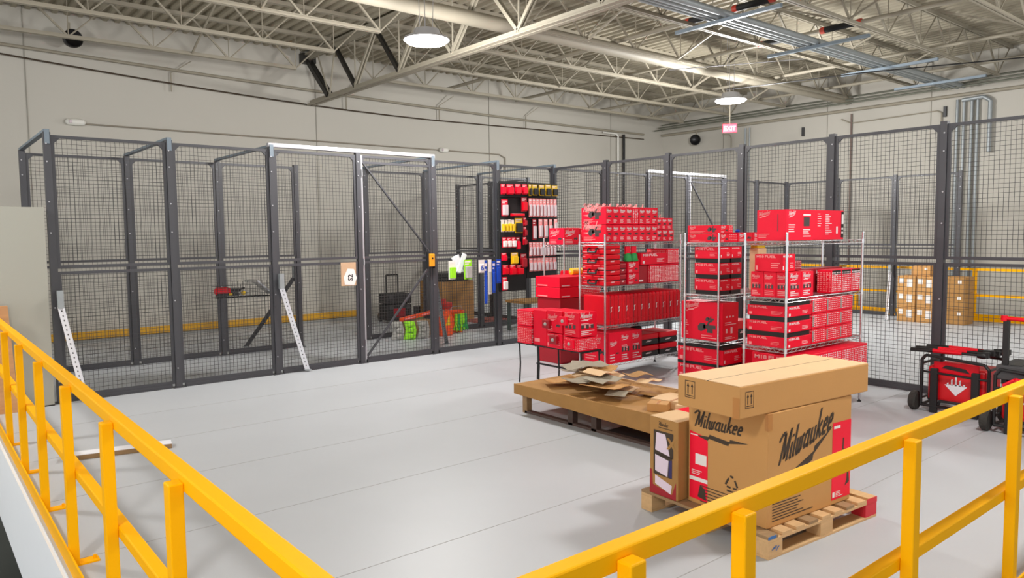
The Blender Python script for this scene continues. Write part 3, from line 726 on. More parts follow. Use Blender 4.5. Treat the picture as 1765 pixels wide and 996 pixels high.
# green gloves pack
def tuft(name, label, cat, c, w, h, cols, n, seed, down=True):
    rnd = random.Random(seed); r = thing(name, label, cat, c)
    for k in range(n):
        t = MB(); bx = (k/(max(1, n-1))-.5)*w*.7; col = cols[k % len(cols)]
        for f_ in range(5):
            a = (f_-2)*.22 + rnd.uniform(-.05,.05); L = h*(.5 - .05*abs(f_-2))
            p0 = Vector((bx+(f_-2)*.010, rnd.uniform(-.01,.01), h*.5)); p1 = p0 + Vector((math.sin(a)*L*.5, rnd.uniform(-.02,.02), -L*.5)); p2 = p1 + Vector((math.sin(a)*L*.4, rnd.uniform(-.02,.02), -L*.45))
            t.tube(p0, p1, .013, 7, r2=.012); t.tube(p1, p2, .012, 7, r2=.008)
        t.lathe([(.02,h*.45),(.035,h*.5),(.038,h*.72),(.03,h*.96),(.036,h)], (bx,0,0), 10)
        t.build('glove', col, r, smooth=True)
    return r
for i, dx in enumerate((0, .12)):
    r = thing('glove_pack', f'green work glove pack with red cuff, {["left","right"][i]} of the two on the second shelf', 'glove', (x1+.49+dx, y1+.06, 1.505))
    t = MB(); t.lathe([(.045,0),(.058,.03),(.05,.09),(.03,.11)], n=10)
    for k in range(4): t.tube((-.035+.023*k,-.02,.06), (-.045+.03*k,-.03,.005), .012, 7)
    t.build('glove', GREEN, r, smooth=True)
    t = MB(); t.box(-.045,.045,-.012,.012,.10,.20); t.build('header_card', RED2, r, bevel=.003)
# third shelf: ten upright cases
for i in range(10):
    hardcase(x1+.02+.149*i, y1-.02, .693, .146, .44, .395, f'upright red hard case, {ORD[i]} from the left in the ten-case row', True, 'row of ten upright red cases')
# bottom shelf of rack 1
for i in range(3):
    carton(x1+.022+.212*i, y1-.05, .203, .21, .46, .40, f'bright red tall carton on the bottom shelf near the low platform, {ORD[i]} from the left', ['logo','tall','tall'][i], RED2, 'tall cartons on the bottom shelf', seed=80+i)
for c_ in range(2):
    for i in range(2):
        hardcase(x1+.68+.41*c_, y1+.0, .203+.16*i, .38, .43, .15, f'red-lidded black case, {["lower","upper"][i]} of the {["left","right"][c_]} pair on the bottom shelf', False, 'black and red cases on the bottom shelf', black=True)
r = thing('tool_bag', 'small black tool bag on top of the left pair of black and red cases', 'bag', (x1+.78, y1+.16, .515))
t = MB(); t.lathe([(.07,0),(.085,.03),(.075,.09),(.03,.12)], n=12); t.build('body', BLACKM, r, smooth=True)
t = MB(); t.path([(-.05,0,.10),(-.03,0,.15),(.03,0,.15),(.05,0,.10)], .008, 6); t.build('handle', BLACK, r)

# ------------------------------------------------------------------ rack 2
x2, y2 = R2
for i in range(2):
    carton(x2+.022, y2+.0, 1.766+.096*i, .16, .44, .093, f'flat red carton, {["lower","upper"][i]} of the left pair atop the middle rack', 'logo', RED, 'flat cartons atop the middle rack', seed=100+i)
carton(x2+.185, y2+.0, 1.766, .16, .30, .093, 'flat red pale-striped carton next to the left pair atop the middle rack', 'striped', RED2, seed=103)
carton(x2+.19, y2+.03, 1.862, .11, .30, .09, 'small red carton on top of the pale-striped one atop the middle rack', 'striped', RED2, seed=104)
for i in range(2):
    carton(x2+.36+.30*i, y2+.0, 1.766, .29, .30, .105, f'low red carton, {["left","right"][i]} of two beside the widest carton on the neighbouring rack', 'logo', RED, 'low cartons atop the middle rack', seed=105+i)
o = MB(); o.lathe([(.02,0),(.032,.012),(.02,.03)], n=12); q = o.build('blue_cap', BLUE, smooth=True); q.location = (x2+.42, y2+.05, 1.873); tag(q, 'small blue cap lying on a low red carton atop the middle rack', 'cap')
for c_ in range(2):
    for i in range(3):
        z_ = 1.184 + .178*i
        o = carton(x2+.024+.21*c_, y2+.0, z_+.045, .20, .34, .128, f'red lettered carton, {["lowest","middle","topmost"][i]} of the {["left","right"][c_]} stack on the middle rack', 'fuel', RED, 'stacked lettered cartons on the middle rack', seed=110+i+3*c_)
        t = MB(); t.box(0.008, .192, .008, .332, -.045, -.0); t.build('black_tray', BLACK, o)
carton(x2+.022, y2-.04, .664, .30, .56, .43, 'large red carton with white script and saw picture on the middle rack', 'big', RED, seed=120)
hardcase(x2+.34, y2+.02, .664, .36, .42, .20, 'red and black case behind the large saw carton on the middle rack', False, None, black=True)
for i in range(2):
    carton(x2+.022, y2-.05, .203+.2*i, .36, .62, .17, f'red lettered carton, {["lower","upper"][i]} of the pair jutting out under the large saw carton', 'fuel', RED, 'cartons jutting from the bottom shelf', seed=130+i)
for i in range(2):
    t = MB(); t.box(x2+.022, x2+.382, y2-.05, y2+.57, .373+.2*i, .403+.2*i); tag(t.build('black_tray', BLACK), f'thin black tray on the {["lower","upper"][i]} jutting lettered carton', 'tray', 'thin black trays')
carton(x2+.40, y2-.20, .203, .26, .40, .36, 'red carton with grey saw picture low beside the long brown carton', 'logo', RED, seed=140)
t = MB(); t.box(x2+.41, x2+1.0, y2-.30, y2-.03, .0, .15); tag(t.build('wooden_crate', WOODD, bevel=.005), 'low wooden crate under the red saw carton between the racks', 'crate')
for i in range(2):
    r = thing('hard_case', f'faceted red hard case, {["left","right"][i]} of two beside the grey saw picture carton', 'tool case', (x2+.68+.15*i, y2-.22, .203), 0, 'faceted red cases')
    t = MB(); t.prism([(0,.03),(.03,0),(.11,0),(.14,.03),(.14,.26),(.11,.31),(.03,.31),(0,.26)], 0, .34); t.build('shell', REDC, r, bevel=.01)
    t = MB(); t.path([(.03,.1,.31),(.03,.1,.35),(.03,.24,.35),(.03,.24,.31)], .01, 6); t.build('handle', BLACK, r)

# ------------------------------------------------------------------ rack 3
x3, y3 = R3
o = carton(x3+.022, y3+.02, 1.789, 1.11, .32, .30, 'widest red carton with white prints, atop the rack nearest the cage', 'wide', RED2, seed=150)
t = MB(); t.box(1.06, 1.11, -.0015, .001, .02, .29); t.build('black_strip_label', BLACK, o)
t = MB(); t.face2d([rect(1.065,1.105,.16,.26), rect(1.065,1.1,.10,.12), rect(1.065,1.1,.06,.08)], (0,-.0016,0), (1,0,0), (0,0,1), .001); t.build('white_sticker', PAPER, o)
n_ = 0
for c_ in range(2):
    for b in range(3):
        carton(x3+.03+.235*c_, y3-.01+.14*b, 1.233, .22, .135, .25, f'upright red text carton, {ORD[b]} from the front in the {["left","right"][c_]} column on the second shelf', 'tall' , RED2 if c_ else RED, 'upright cartons on the second shelf of the cage-side rack', seed=160+n_); n_ += 1
o = carton(x3+.022, y3+.06, 1.486, .24, .30, .17, 'red carton with white lettering resting on the upright text cartons', 'fuel', RED, seed=170)
carton(x3+.29, y3+.10, 1.486, .16, .25, .10, 'small red carton behind the lettered one on the upright text cartons', 'striped', REDD, seed=171)
for i in range(3):
    o = carton(x3+.87+.21*i, y3+.0, 1.233, .20, .16, .24, f'black-topped red carton, {ORD[i]} from the left in the front row by the rack end post', 'striped', RED, 'black-topped cartons', seed=180+i)
    t = MB(); t.box(.01,.19,-.001,.0005,.195,.235); t.build('black_band', BLACK, o)
for i in range(4):
    carton(x3+.70+.20*i, y3+.20, 1.233, .19, .18, .25, f'dark red carton, {ORD[i]} from the left in the back row by the rack end post', 'tall', REDD, 'dark cartons in the back row', seed=190+i)
COLS = [(0.0, .30), (.32, .21), (.54, .30), (.86, .27), (1.15,.33)]
COLS = [(0.0, .45), (.465, .275), (.75, .275), (1.03, .27), (1.32, .20)]
for c_, (cx_, w_) in enumerate(COLS[:4]):
    for i in range(3):
        o = carton(x3+.022+cx_, y3-.005, .743+.152*i, w_, .44, .104 if c_ == 0 else .148, f'red lettered carton, {["bottom","middle","top"][i]} of stack {["one by the near post","two","three","four by the end post"][c_]} on the third shelf', 'fuel' if c_ == 0 else 'striped', RED, 'stacked lettered cartons on the third shelf of the cage-side rack', seed=200+3*c_+i)
        t = MB()
        if c_ == 0: t.box(.015, w_-.015, .015, .425, .1045, .1515)
        else: t.box(.004, .03, -.0012, .001, .02, .13)
        t.build('black_tray' if c_ == 0 else 'side_label', BLACK if c_ == 0 else GREYP, o)
for c_ in range(5):
    for i in range(2):
        carton(x3+.022+.284*c_, y3-.12, .203+.238*i, .278, .50, .232, f'red text carton low behind the long brown carton, {["bottom","top"][i]} layer, {ORD[c_]} from the near post', 'striped' if c_ else 'fuel', RED2 if c_ else RED, 'cartons on the bottom shelf of the cage-side rack', seed=230+2*c_+i)
r = thing('yellow_pack', 'small yellow pack lying behind the lettered carton on the cage-side rack', 'pack', (x2+.95, y2+.12, 1.184))
t = MB(); t.box(-.09,.09,-.06,.06,0,.50); t.build('box', KRAFTL, r, bevel=.01)
t = MB(); t.box(-.08,.08,-.05,.05,.50,.56); t.build('yellow_top', YPACK, r, bevel=.008)

# ------------------------------------------------------------------ rack 0 (rear)
x0, y0 = R0
t = carton(x0+.022, y0+.02, 1.712, .34, .34, .255, 'red carton with fan picture atop the rear rack', 'logo', RED2, seed=250)
carton(x0+.37, y0+.02, 1.712, .25, .34, .25, 'dark red carton right of the fan picture carton atop the rear rack', 'tall', RED, seed=251)
o = carton(x0+.64, y0+.08, 1.712, .15, .20, .17, 'small red carton at the far end of the rear rack top', 'striped', RED2, seed=252)
for i in range(2):
    for c_ in range(2):
        carton(x0-.62+.42*c_, y0-.56, .955+.155*i, .41, .52, .15, f'red carton, {["lower","upper"][i]} layer, {["left","right"][c_]} of the pairs before the rear rack', 'striped' if c_ else 'plain', RED, 'cartons before the rear rack', seed=260+2*i+c_)
t = MB(); t.box(x0-.60, x0+.20, y0-.55, y0-.06, .0, .95); 
tag(t.build('carton_stack', REDD, bevel=.01), 'dark red floor carton carrying the paired cartons before the rear rack', 'carton')
for i, (dx, h_) in enumerate(((.30, .34), (.58, .30))):
    hardcase(x0+dx, y0+.0, .953, .26, .42, h_, f'dark red case with white mark, {["left","right"][i]} on the middle shelf of the rear rack', True, 'dark red cases on the rear rack')
r = thing('yellow_roll', 'short yellow roll on the cartons before the rear rack', 'roll', (x0-.02, y0-.30, 1.315))
t = MB(); t.lathe([(.03,-.13),(.05,-.12),(.05,.12),(.03,.13)], n=14, axis='x'); t.build('roll', YPACK, r, smooth=True)
t = MB(); t.lathe([(.015,-.135),(.015,.135)], n=10, axis='x'); t.build('core', KRAFTL, r)

# low stand with red packs and thin black legs, left of the racks
st = thing('display_stand', 'low black stand on thin legs carrying red packs at the left end of the racks', 'stand', (5.98, 6.05, 0))
t = MB(); t.box(0, .34, 0, 1.14, .50, .515)
for k in range(8): t.tube((0.0,.0+.16*k,.50),(.34,.0+.16*k,.50),.006,6)
t.build('shelf', BLACKM, st)
for (x, y) in ((.02,.02),(.02,.40),(.02,.76),(.02,1.12),(.32,.02),(.32,1.12)):
    t = MB(); t.path([(x,y,.50),(x+.01,y,.25),(x-.005,y,0)], .010, 8); t.build('leg', BLACKM, st)
t = MB(); t.box(.30,.32,.02,1.12,.20,.22); t.build('stretcher', BLACKM, st)
PK = [(0.86,.28,.515,.22),(0.86,.28,.738,.20),(.60,.25,.515,.44),(.30,.28,.515,.18),(.30,.28,.70,.27),(.02,.27,.515,.16),(.02,.27,.68,.29)]
for i, (dy, d_, z_, h_) in enumerate(PK):
    carton(5.97 + (.02 if i in (2,) else 0), 6.05+dy, z_, .30, d_-.01, h_-.004, ['red window carton at the left end of the low black stand, lower','red window carton at the left end of the low black stand, upper','plain tall red carton on the low black stand','red tool pack low in the middle of the black stand','red tool pack high in the middle of the black stand','red pack low at the right end of the black stand','red pack high at the right end of the black stand'][i], ['striped','striped','plain','fuel','logo','striped','tall'][i], RED2 if i % 2 else RED, None, seed=300+i)
for i, (y_, z_) in enumerate(((.55,.80),(.25,.86),(.42,.62),(.14,.60))):
    r = thing('clip_pack', f'small grey and red clipped pack hanging on the front of the black stand, {ORD[i]}', 'pack', (5.955, 6.05+y_, z_))
    t = MB(); t.box(-.03,.01,-.06,.06,-.05,.05); t.build('card', RED2 if i % 2 else REDD, r, bevel=.006)
    t = MB(); t.lathe([(.005,-.045),(.018,-.04),(.022,-.03)], n=12, axis='x'); t.build('blister', GREYP, r, smooth=True)

# ================================================================== DISPLAY BOARDS ON THE CAGE
for (a, b, z0, z1, la) in ((7.70, 8.285, 0.92, 2.75, 'left black display board on the cage, full of red and yellow packs'), (8.295, 8.99, 1.12, 2.745, 'right black display board with rows of long clear packs')):
    r = thing('display_board', la, 'display board', (a, 9.70, 0))
    w_ = b - a
    t = MB(); t.box(0, w_, 0, .03, z0, z1); t.build('panel', BLACKM, r, bevel=.004)
    t = MB(); t.box(0, w_, -.02, 0.0, z1-.03, z1+.015); t.build('top_lip', BLACKM, r)
    t = MB()
    for z_ in (2.5, 2.14, 1.74, 1.48): t.box(.01, w_-.01, -.06, 0, z_-.0, z_+.008)
    t.build('hook_rail', BLACKM, r)
if True:
    t = MB()
packid = 0
def pack(x0_, x1_, z0_, z1_, label, card, blister, group, depth=.05):
    global packid; packid += 1
    x0_ += 0; yb = 9.64
    r = thing('blister_pack', label, 'pack', ((x0_+x1_)/2, yb, z0_), 0, group)
    w_ = (x1_-x0_)*.92; h_ = z1_-z0_
    t = MB(); t.box(-w_/2, w_/2, -.003, .003, 0, h_); t.tube((0,0,h_-.015), (0,.06,h_-.005), .003, 5); t.build('card', card, r)
    t = MB(); t.box(-w_*.38, w_*.38, -depth, -.003, h_*.06, h_*.66); t.build('blister', blister, r, bevel=min(.008, w_*.12))
    t = MB(); t.face2d([rect(-w_*.4, w_*.35, h_*.86, h_*.93), rect(-w_*.4, w_*.1, h_*.76, h_*.80)], (0,-.0035,0), (1,0,0), (0,0,1), .001); t.build('printed_text', PRINTW, r)
    return r
red1 = [(7.69,7.79,2.54,2.71),(7.81,7.97,2.54,2.71),(7.99,8.13,2.55,2.72),(8.15,8.27,2.55,2.72)]
for i, b in enumerate(red1): pack(*b, f'red card pack in the top row of the left display board, {ORD[i]} from the left', RED2, RED, 'red packs in the top row')
yel1 = [(8.3,8.36,2.53,2.72),(8.38,8.5,2.54,2.72),(8.53,8.66,2.54,2.72),(8.68,8.81,2.54,2.73),(8.83,8.97,2.54,2.72)]
for i, b in enumerate(yel1): pack(*b, f'yellow and black pack atop the right display board, {ORD[i]} from the left', YPACK, BLACK, 'yellow and black packs')
for i in range(8): pack(8.30+.082*i, 8.37+.082*i, 2.17, 2.49, f'long clear pack in the second row of the right display board, {ORD[i]} from the left', PRINTP, CLEAR, 'long clear packs second row', .03)
for b, la in (((7.70,7.84,2.18,2.46),'tall red and white pack at the left edge of the left display board'),((8.13,8.26,2.26,2.5),'dark red pack beside the seam of the display boards'),((7.88,8.22,2.18,2.23),'flat wide red pack above the yellow packs')):
    pack(*b, la, REDD if 'dark' in la else RED2, CLEAR if 'white' in la else REDC, None)
yel3 = [(7.69,7.76,1.92,2.12),(7.77,7.83,1.92,2.12),(7.84,7.9,1.92,2.13),(7.91,7.97,1.92,2.12)]
for i, b in enumerate(yel3): pack(*b, f'slim yellow pack in the middle of the left display board, {ORD[i]} from the left', PAPER, YPACK, 'slim yellow packs')
pack(7.98,8.16,1.9,2.15,'wide yellow pack with black tools on the left display board', YPACK, BLACK, None)
tub3 = [(8.38,8.47,1.78,2.14),(8.52,8.61,1.81,2.14),(8.64,8.73,1.81,2.14),(8.76,8.84,1.81,2.14),(8.88,8.96,1.96,2.14)]
for i, b in enumerate(tub3): pack(*b, f'long clear pack in the third row of the right display board, {ORD[i]} from the left', REDD if i == 0 else PRINTP, CLEAR, 'long clear packs third row', .03)
for i, b in enumerate([(8.17,8.24,2.02,2.16),(8.17,8.24,1.85,2.0),(8.16,8.24,1.7,1.83)]): pack(*b, f'tiny red pack in the column beside the board seam, {ORD[i]} from the top', RED, REDD, 'tiny red packs')
for i, b in enumerate([(7.71,7.8,1.66,1.83),(7.81,7.9,1.66,1.83),(7.91,8.0,1.66,1.83)]): pack(*b, f'white pack with red header on the left display board, {ORD[i]} from the left', RED2, PAPER, 'white packs with red header')
pack(8.01,8.09,1.62,1.83,'dark red pack beside the white ones on the left display board', REDD, RED, None)
for i in range(8): pack(8.30+.08*i, 8.365+.08*i, 1.50, 1.74, f'clear pack in the fourth row of the right display board, {ORD[i]} from the left', PRINTP, CLEAR, 'clear packs fourth row', .03)
pack(7.69,7.8,1.44,1.57,'small square red pack low on the left display board', RED2, RED, None)
pack(7.89,8.05,1.38,1.57,'yellow tape-measure pack low on the left display board', YPACK, YPACK, None)
pack(8.10,8.24,1.31,1.55,'dark red and grey pack low beside the board seam', REDD, REDD, None)
for i in range(7): pack(8.30+.092*i, 8.38+.092*i, 1.24, 1.47, f'clear pack in the lowest row of the right display board, {ORD[i]} from the left', PRINTP, CLEAR, 'clear packs lowest row', .03)
for i, b in enumerate([(7.71,7.84,1.21,1.37),(7.86,8.0,1.2,1.37),(8.01,8.17,1.2,1.36)]): pack(*b, f'red boxed pack in the lowest row of the left display board, {ORD[i]} from the left', RED2, REDC, 'red boxed packs')
pack(7.70,7.81,.95,1.17,'red and white pack hanging alone at the foot of the left board', RED2, PAPER, None)
# goods hanging on the cage mesh beside the boards
pack(6.62,6.76,1.18,1.47,'blue and white pack with lime tool hanging on the cage beside the lock box', PAPER, LIME, None)
pack(6.92,7.08,1.17,1.48,'lime tool pack hanging on the cage beside the white film bags', LIME, GREYP, None)
r = thing('film_bag', 'crumpled white film bag hanging on the cage above the lime packs', 'bag', (6.86, 9.74, 1.28))
t = MB(); rr = random.Random(3)
for k in range(5):
    a = rr.uniform(-.6,.6); t.beam((rr.uniform(-.06,.06), -.02*k*.5, 0), (math.sin(a)*.22+.04, -.02*k*.5, .22+.12*rr.random()), .09, .02, up=(0,1,0))
t.build('film', FILM, r, bevel=.008)
pack(7.21,7.34,1.26,1.47,'white pack with a blue six on the cage mesh', PAPER, PAPER, None, .02)
t = MB(); P, L = text('6', -.035, .04, .09); t.face2d(P, (7.275,9.61,1.26), (1,0,0), (0,0,1), .001)
tag(t.build('number_print', BLUE), 'blue figure six printed on the white pack on the cage', 'print')
for i, (a, b, z0_, z1_, c1, c2) in enumerate(((7.33,7.39,.75,1.46,BLUE,BLUE),(7.41,7.48,.90,1.47,PAPER,GREYP),(7.49,7.56,.92,1.44,BLUE,BLUE),(7.575,7.68,1.07,1.47,BLUE,BLUE))):
    pack(a, b, z0_, z1_, ['long narrow blue card pack hanging lowest left of the display boards','long pale grey card pack between two blue ones on the cage','second long blue card pack beside the pale grey one','wide blue card pack touching the cage post by the display boards'][i], c1, c2, None, .02)
# S2 bag
r = thing('paper_bag', 'brown paper sheet with white S2 note hanging on the cage panel before the door', 'sign', (4.98, 9.79, 1.17))
t = MB(); t.box(-.125,.115,-.01,.0,-.01,.33); t.build('sheet', BAG, r, bevel=.004)
t = MB(); t.face2d([[(-.07,.01),(.08,.0),(.125,.1),(.08,.23),(-.02,.24),(-.085,.12)]], (0,-.011,0), (1,0,0), (0,0,1), .001); t.build('note', PAPER, r)
t = MB(); P, L = text('S2', 0, 0, .075)
P = [[(-b+.055, a*1.0+.06) for a, b in p] for p in P]
t.face2d(P, (0,-.0125,0), (1,0,0), (0,0,1), .001); t.build('lettering', BLACK, r)

# ================================================================== LOW PLATFORM WITH CARDBOARD
r = thing('low_platform', 'long low platform with brown cardboard edge and short legs before the racks', 'platform', (4.94, 3.75, 0))
PL = 2.24
t = MB(); t.box(0, .95, 0, PL, .285, .30); t.build('top', KRAFTD, r)
t = MB(); t.prism([(0,.13),(PL,.20),(PL+.0,.305),(0,.318)], -.015, .0, axis='x'); t.build('edge_board', KRAFTD, r, bevel=.003)
t = MB(); t.box(.93,.95,0,PL,.2,.33); t.build('edge_board', KRAFTL, r)
for y in (.15, 1.13, 1.45, PL-.10):
    t = MB(); t.box(.05,.12,y-.035,y+.035,0,.285); t.build('leg', WOODD if y > 2 else mat('dark_leg', (70,52,44), .6), r, bevel=.003)
for y in (.15, PL-.15):
    t = MB(); t.box(.80,.88,y-.04,y+.04,0,.285); t.build('leg', WOODD, r)
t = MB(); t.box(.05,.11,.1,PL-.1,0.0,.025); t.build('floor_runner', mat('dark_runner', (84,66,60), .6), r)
t = MB(); t.box(5.09, 5.72, 3.96, 4.8, 0.0, .012); tag(t.build('shade_sheet', BLACKM), 'black sheet standing in for the shade under the low platform', 'mat')  # thin black sheet, paints the dark shade under the platform
rnd = random.Random(11)
SHEETG = mat('grey_sheet', (158,148,130), .8, var=.15, scale=12)
zt = .305
for i in range(18):
    w_, d_ = rnd.uniform(.20,.46), rnd.uniform(.14,.36)
    t = MB(); n = 6
    pts = []
    for k in range(n+1):
        pts.append((k/n*w_-w_/2, .012*math.sin(k*1.3+i)))
    vs_ = []
    for (a, zz) in pts: vs_ += [(a,-d_/2,zz),(a,d_/2,zz),(a,-d_/2,zz+.005),(a,d_/2,zz+.005)]
    fs = []
    for k in range(n): fs += [(4*k,4*k+4,4*k+5,4*k+1),(4*k+2,4*k+3,4*k+7,4*k+6),(4*k,4*k+2,4*k+6,4*k+4),(4*k+1,4*k+5,4*k+7,4*k+3)]
    fs += [(0,1,3,2),(4*n,4*n+2,4*n+3,4*n+1)]
    t.add(vs_, fs)
    o = t.build('cardboard_sheet', [KRAFTD, KRAFTL, SHEETG, KRAFT, SHEETG][i % 5])
    o.location = (5.40+rnd.uniform(-.22,.24), 4.62+1.15*((i*5) % 18)/18 , zt+.02+.011*i); o.rotation_euler = (rnd.uniform(-.07,.07), rnd.uniform(-.07,.07), rnd.uniform(-.6,.6))
    tag(o, f'torn cardboard sheet in the heap on the low platform, {ORD[i]} from the bottom', 'cardboard', 'torn cardboard sheets on the platform')
for i, (x, y, w_, d_, h_, rz, mm) in enumerate(((5.36,4.18,.24,.42,.075,.15,KRAFTL),(5.20,3.93,.16,.20,.09,.3,KRAFTL),(5.44,3.96,.18,.16,.08,-.2,KRAFT),(5.66,4.05,.12,.36,.05,.1,KRAFTL),(5.14,4.22,.15,.18,.07,.5,KRAFT),(5.56,4.36,.2,.3,.04,.0,KRAFTL))):
    t = MB(); t.box(-w_/2,w_/2,-d_/2,d_/2,0,h_); o = t.build('small_carton', mm, bevel=.003); o.location = (x, y, .302); o.rotation_euler = (0,0,rz)
    tag(o, f'small brown carton on the low platform, {["long one on the left heap side","cube-like, nearest","beside the nearest","slim one at the back edge","tilted one at the front edge","broad one before the sheets"][i]}', 'carton')
    t = MB(); t.box(-w_/2,w_/2,-.012,.012,h_,h_+.001); t.build('tape', TAPE, o)

# ================================================================== PALLET AND BIG BROWN BOXES
RZ = math.radians(-4.6)
pal = thing('wooden_pallet', 'four-way pine pallet with blue and red painted corners under the large brown cartons', 'pallet', (3.735, 2.265, 0), RZ)
PW, PD = 1.14, 1.02
for x in (.0, PW/2-.045, PW-.09):
    pass
for j, y in enumerate((0, PD/2-.05, PD-.10)):
    t = MB(); t.box(0, PW, y, y+.10, 0.0, .016); t.build('bottom_board', WOOD, pal, bevel=.002)
    t = MB(); t.box(0, PW, y, y+.10, .100, .117); t.build('stringer_board', WOOD, pal, bevel=.002)
    for i, x in enumerate((0, PW/2-.06, PW-.13)):
        red = (i == 2 and j == 0)
        t = MB(); t.box(x, x+.13, y, y+.10, .016, .100); b = t.build('block', WOOD if not red else mat('red_paint', (208,36,52), .6), pal, bevel=.002)
        if j == 0 and i == 0:
            t = MB(); rr = random.Random(5)
            P = [stroke((.03+.012*k, .04+.02*rr.random()), (.05+.012*k, .045+.03*rr.random()), .006) for k in range(5)]
            t.face2d(P, (x, -.001, 0), (1,0,0), (0,0,1), .001); t.build('blue_mark', BLUEP, b)
for k in range(9):
    x = k*(PW-.09)/8
    t = MB(); t.box(x, x+.09, 0, PD, .117, .136); b = t.build('deck_board', WOOD if k % 3 else WOODD, pal, bevel=.002)
t = MB(); t.box(-.001, .07, -.001, .002, .118, .136); t.build('blue_mark', BLUEP, pal)
t = MB(); t.box(PW-.12, PW+.001, -.0015, .001, .10, .136); t.build('red_mark', mat('red_paint_edge', (208,36,52), .6), pal)
# big carton
bb = thing('large_brown_carton', 'large brown carton with black script lettering and red corner panels on the pallet', 'carton', (3.825, 2.335, .137), RZ)
BW, BD, BH = .865, .60, .685
t = MB(); t.box(0, BW, 0, BD, 0, BH); t.build('body', KRAFT, bb, bevel=.006)
rnd = random.Random(4)
t = MB()
P, L = script('Milwaukee', .10, .36, .19, .30, .26, .14, .80); t.face2d(P, (0,0,0), (1,0,0), (0,0,1), .0012)
P = bolt2(.06, .15, .60, .075, .48); t.face2d(P, (0,0,0), (1,0,0), (0,0,1), .0012); t.build('script_lettering', INK, bb); t = MB()
P, L = script('Milwaukee', .05, .505, .105, .28, 0.03, .13, .98); t.face2d(P, (0,BD,0), (0,-1,0), (0,0,1), .0012)
P = bolt2(.05, .43, .42, .045, .0); t.face2d(P, (0,BD,0), (0,-1,0), (0,0,1), .0012)
t.build('script_lettering', INK, bb)
t = MB()
P = []
for k in range(7): P += [rect(.05, .05+.42*(.55+.45*rnd.random()), .135-.017*k, .141-.017*k)]
P += lines(.36, .30, .12, 3, .014, .006, rnd)
t.face2d(P, (0,0,0), (1,0,0), (0,0,1), .0012)
P = []
for k in range(6): P += [rect(.10, .10+.42*(.7+.3*rnd.random()), .125-.02*k, .131-.02*k)]
P += [stroke((.30,.19),(.325,.235),.014), stroke((.335,.25),(.36,.245),.014), stroke((.37,.23),(.39,.19),.014), stroke((.31,.18),(.34,.178),.012), stroke((.355,.178),(.385,.18),.012), rect(.44,.47,.155,.17), rect(.475,.49,.145,.16), rect(.31,.39,.15,.16)]
t.face2d(P, (0,BD,0), (0,-1,0), (0,0,1), .0012)
t.build('printed_text', INK, bb)
t = MB(); t.face2d([rect(.655,.862,.03,.53)], (0,0,0), (1,0,0), (0,0,1), .0010); t.build('red_panel', RED2, bb); t = MB()
t.face2d([[(.012,.03),(.16,.03),(.16,.42),(.14,.45),(.012,.47)]], (0,BD,0), (0,-1,0), (0,0,1), .0010); t.build('red_panel', RED2, bb)
t = MB(); t.face2d([rect(.67,.74,.49,.508), rect(.765,.86,.27,.295), rect(.665,.69,.045,.08)] + lines(.70,.08,.09,4,.01,.004,rnd), (0,0,0), (1,0,0), (0,0,1), .0018)
t.face2d([rect(.06,.15,.26,.33), rect(.012,.16,.15,.175), rect(.02,.08,.445,.452)] + lines(.03,.22,.10,3,.012,.004,rnd), (0,BD,0), (0,-1,0), (0,0,1), .0018); t.build('white_label', PAPER, bb)
t = MB(); t.face2d([[(.735,.30),(.80,.31),(.795,.345),(.78,.35),(.785,.42),(.77,.42),(.765,.345),(.735,.33)], [(.80,.10),(.85,.12),(.84,.20),(.825,.22),(.82,.14)]], (0,0,0), (1,0,0), (0,0,1), .0018)
t.face2d([[(.08,.05),(.15,.04),(.14,.11),(.10,.13)]], (0,BD,0), (0,-1,0), (0,0,1), .0018); t.build('tool_picture', INK, bb)
t = MB(); t.face2d([rect(.385,.43,.18,.20)], (0,0,0), (1,0,0), (0,0,1), .0018); t.build('paper_tag', PAPER, bb)
t = MB(); t.box(-.0015, .04, -.0015, .001, BH-.10, BH); t.box(-.0015,.001,0,.02,BH-.10,BH); t.build('tape', TAPE, bb)
t = MB(); t.box(0.02, BW-.02, BD/2-.002, BD/2+.002, BH, BH+.001); t.build('flap_seam', INK, bb)
# long carton on top
lb = thing('long_brown_carton', 'long flat brown carton lying on the large brown carton', 'carton', (3.585, 2.365, .825), math.radians(-5.6))
LW, LD, LH = 1.275, .47, .185
t = MB(); t.box(0, LW, 0, LD, 0, LH); t.build('body', KRAFT, lb, bevel=.006)
t = MB(); t.box(.004, LW-.004, .004, LD*.5-.002, LH-.001, LH+.003); t.box(.004, LW-.004, LD*.5+.002, LD-.004, LH-.001, LH+.003); t.build('top_flap', KRAFTL, lb)
t = MB(); t.box(0, LW, LD*.5-.002, LD*.5+.002, LH-.001, LH+.0035); t.build('flap_seam', INK, lb)
def arrows(x, y, s):
    P = [rect(x, x+s, y, y+.004), rect(x, x+s, y+s*1.3-.004, y+s*1.3), rect(x, x+.004, y, y+s*1.3), rect(x+s-.004, x+s, y, y+s*1.3)]
    for k in (.3, .7):
        P += [rect(x+s*k-s*.05, x+s*k+s*.05, y+s*.3, y+s*.95), [(x+s*k-s*.13,y+s*.85),(x+s*k+s*.13,y+s*.85),(x+s*k,y+s*1.12)]]
    P += [rect(x+s*.15, x+s*.85, y+s*.14, y+s*.2)]
    return P
t = MB(); t.face2d(arrows(.045,.055,.075), (0,0,0), (1,0,0), (0,0,1), .001); t.face2d(arrows(.06,.06,.08), (0,LD,0), (0,-1,0), (0,0,1), .001); t.build('arrow_mark', INK, lb)
t = MB(); t.face2d([rect(LD-.05,LD-.002,.0,.12)], (0,LD,0), (0,-1,0), (0,0,1), .0008); t.build('tape', TAPE, lb)
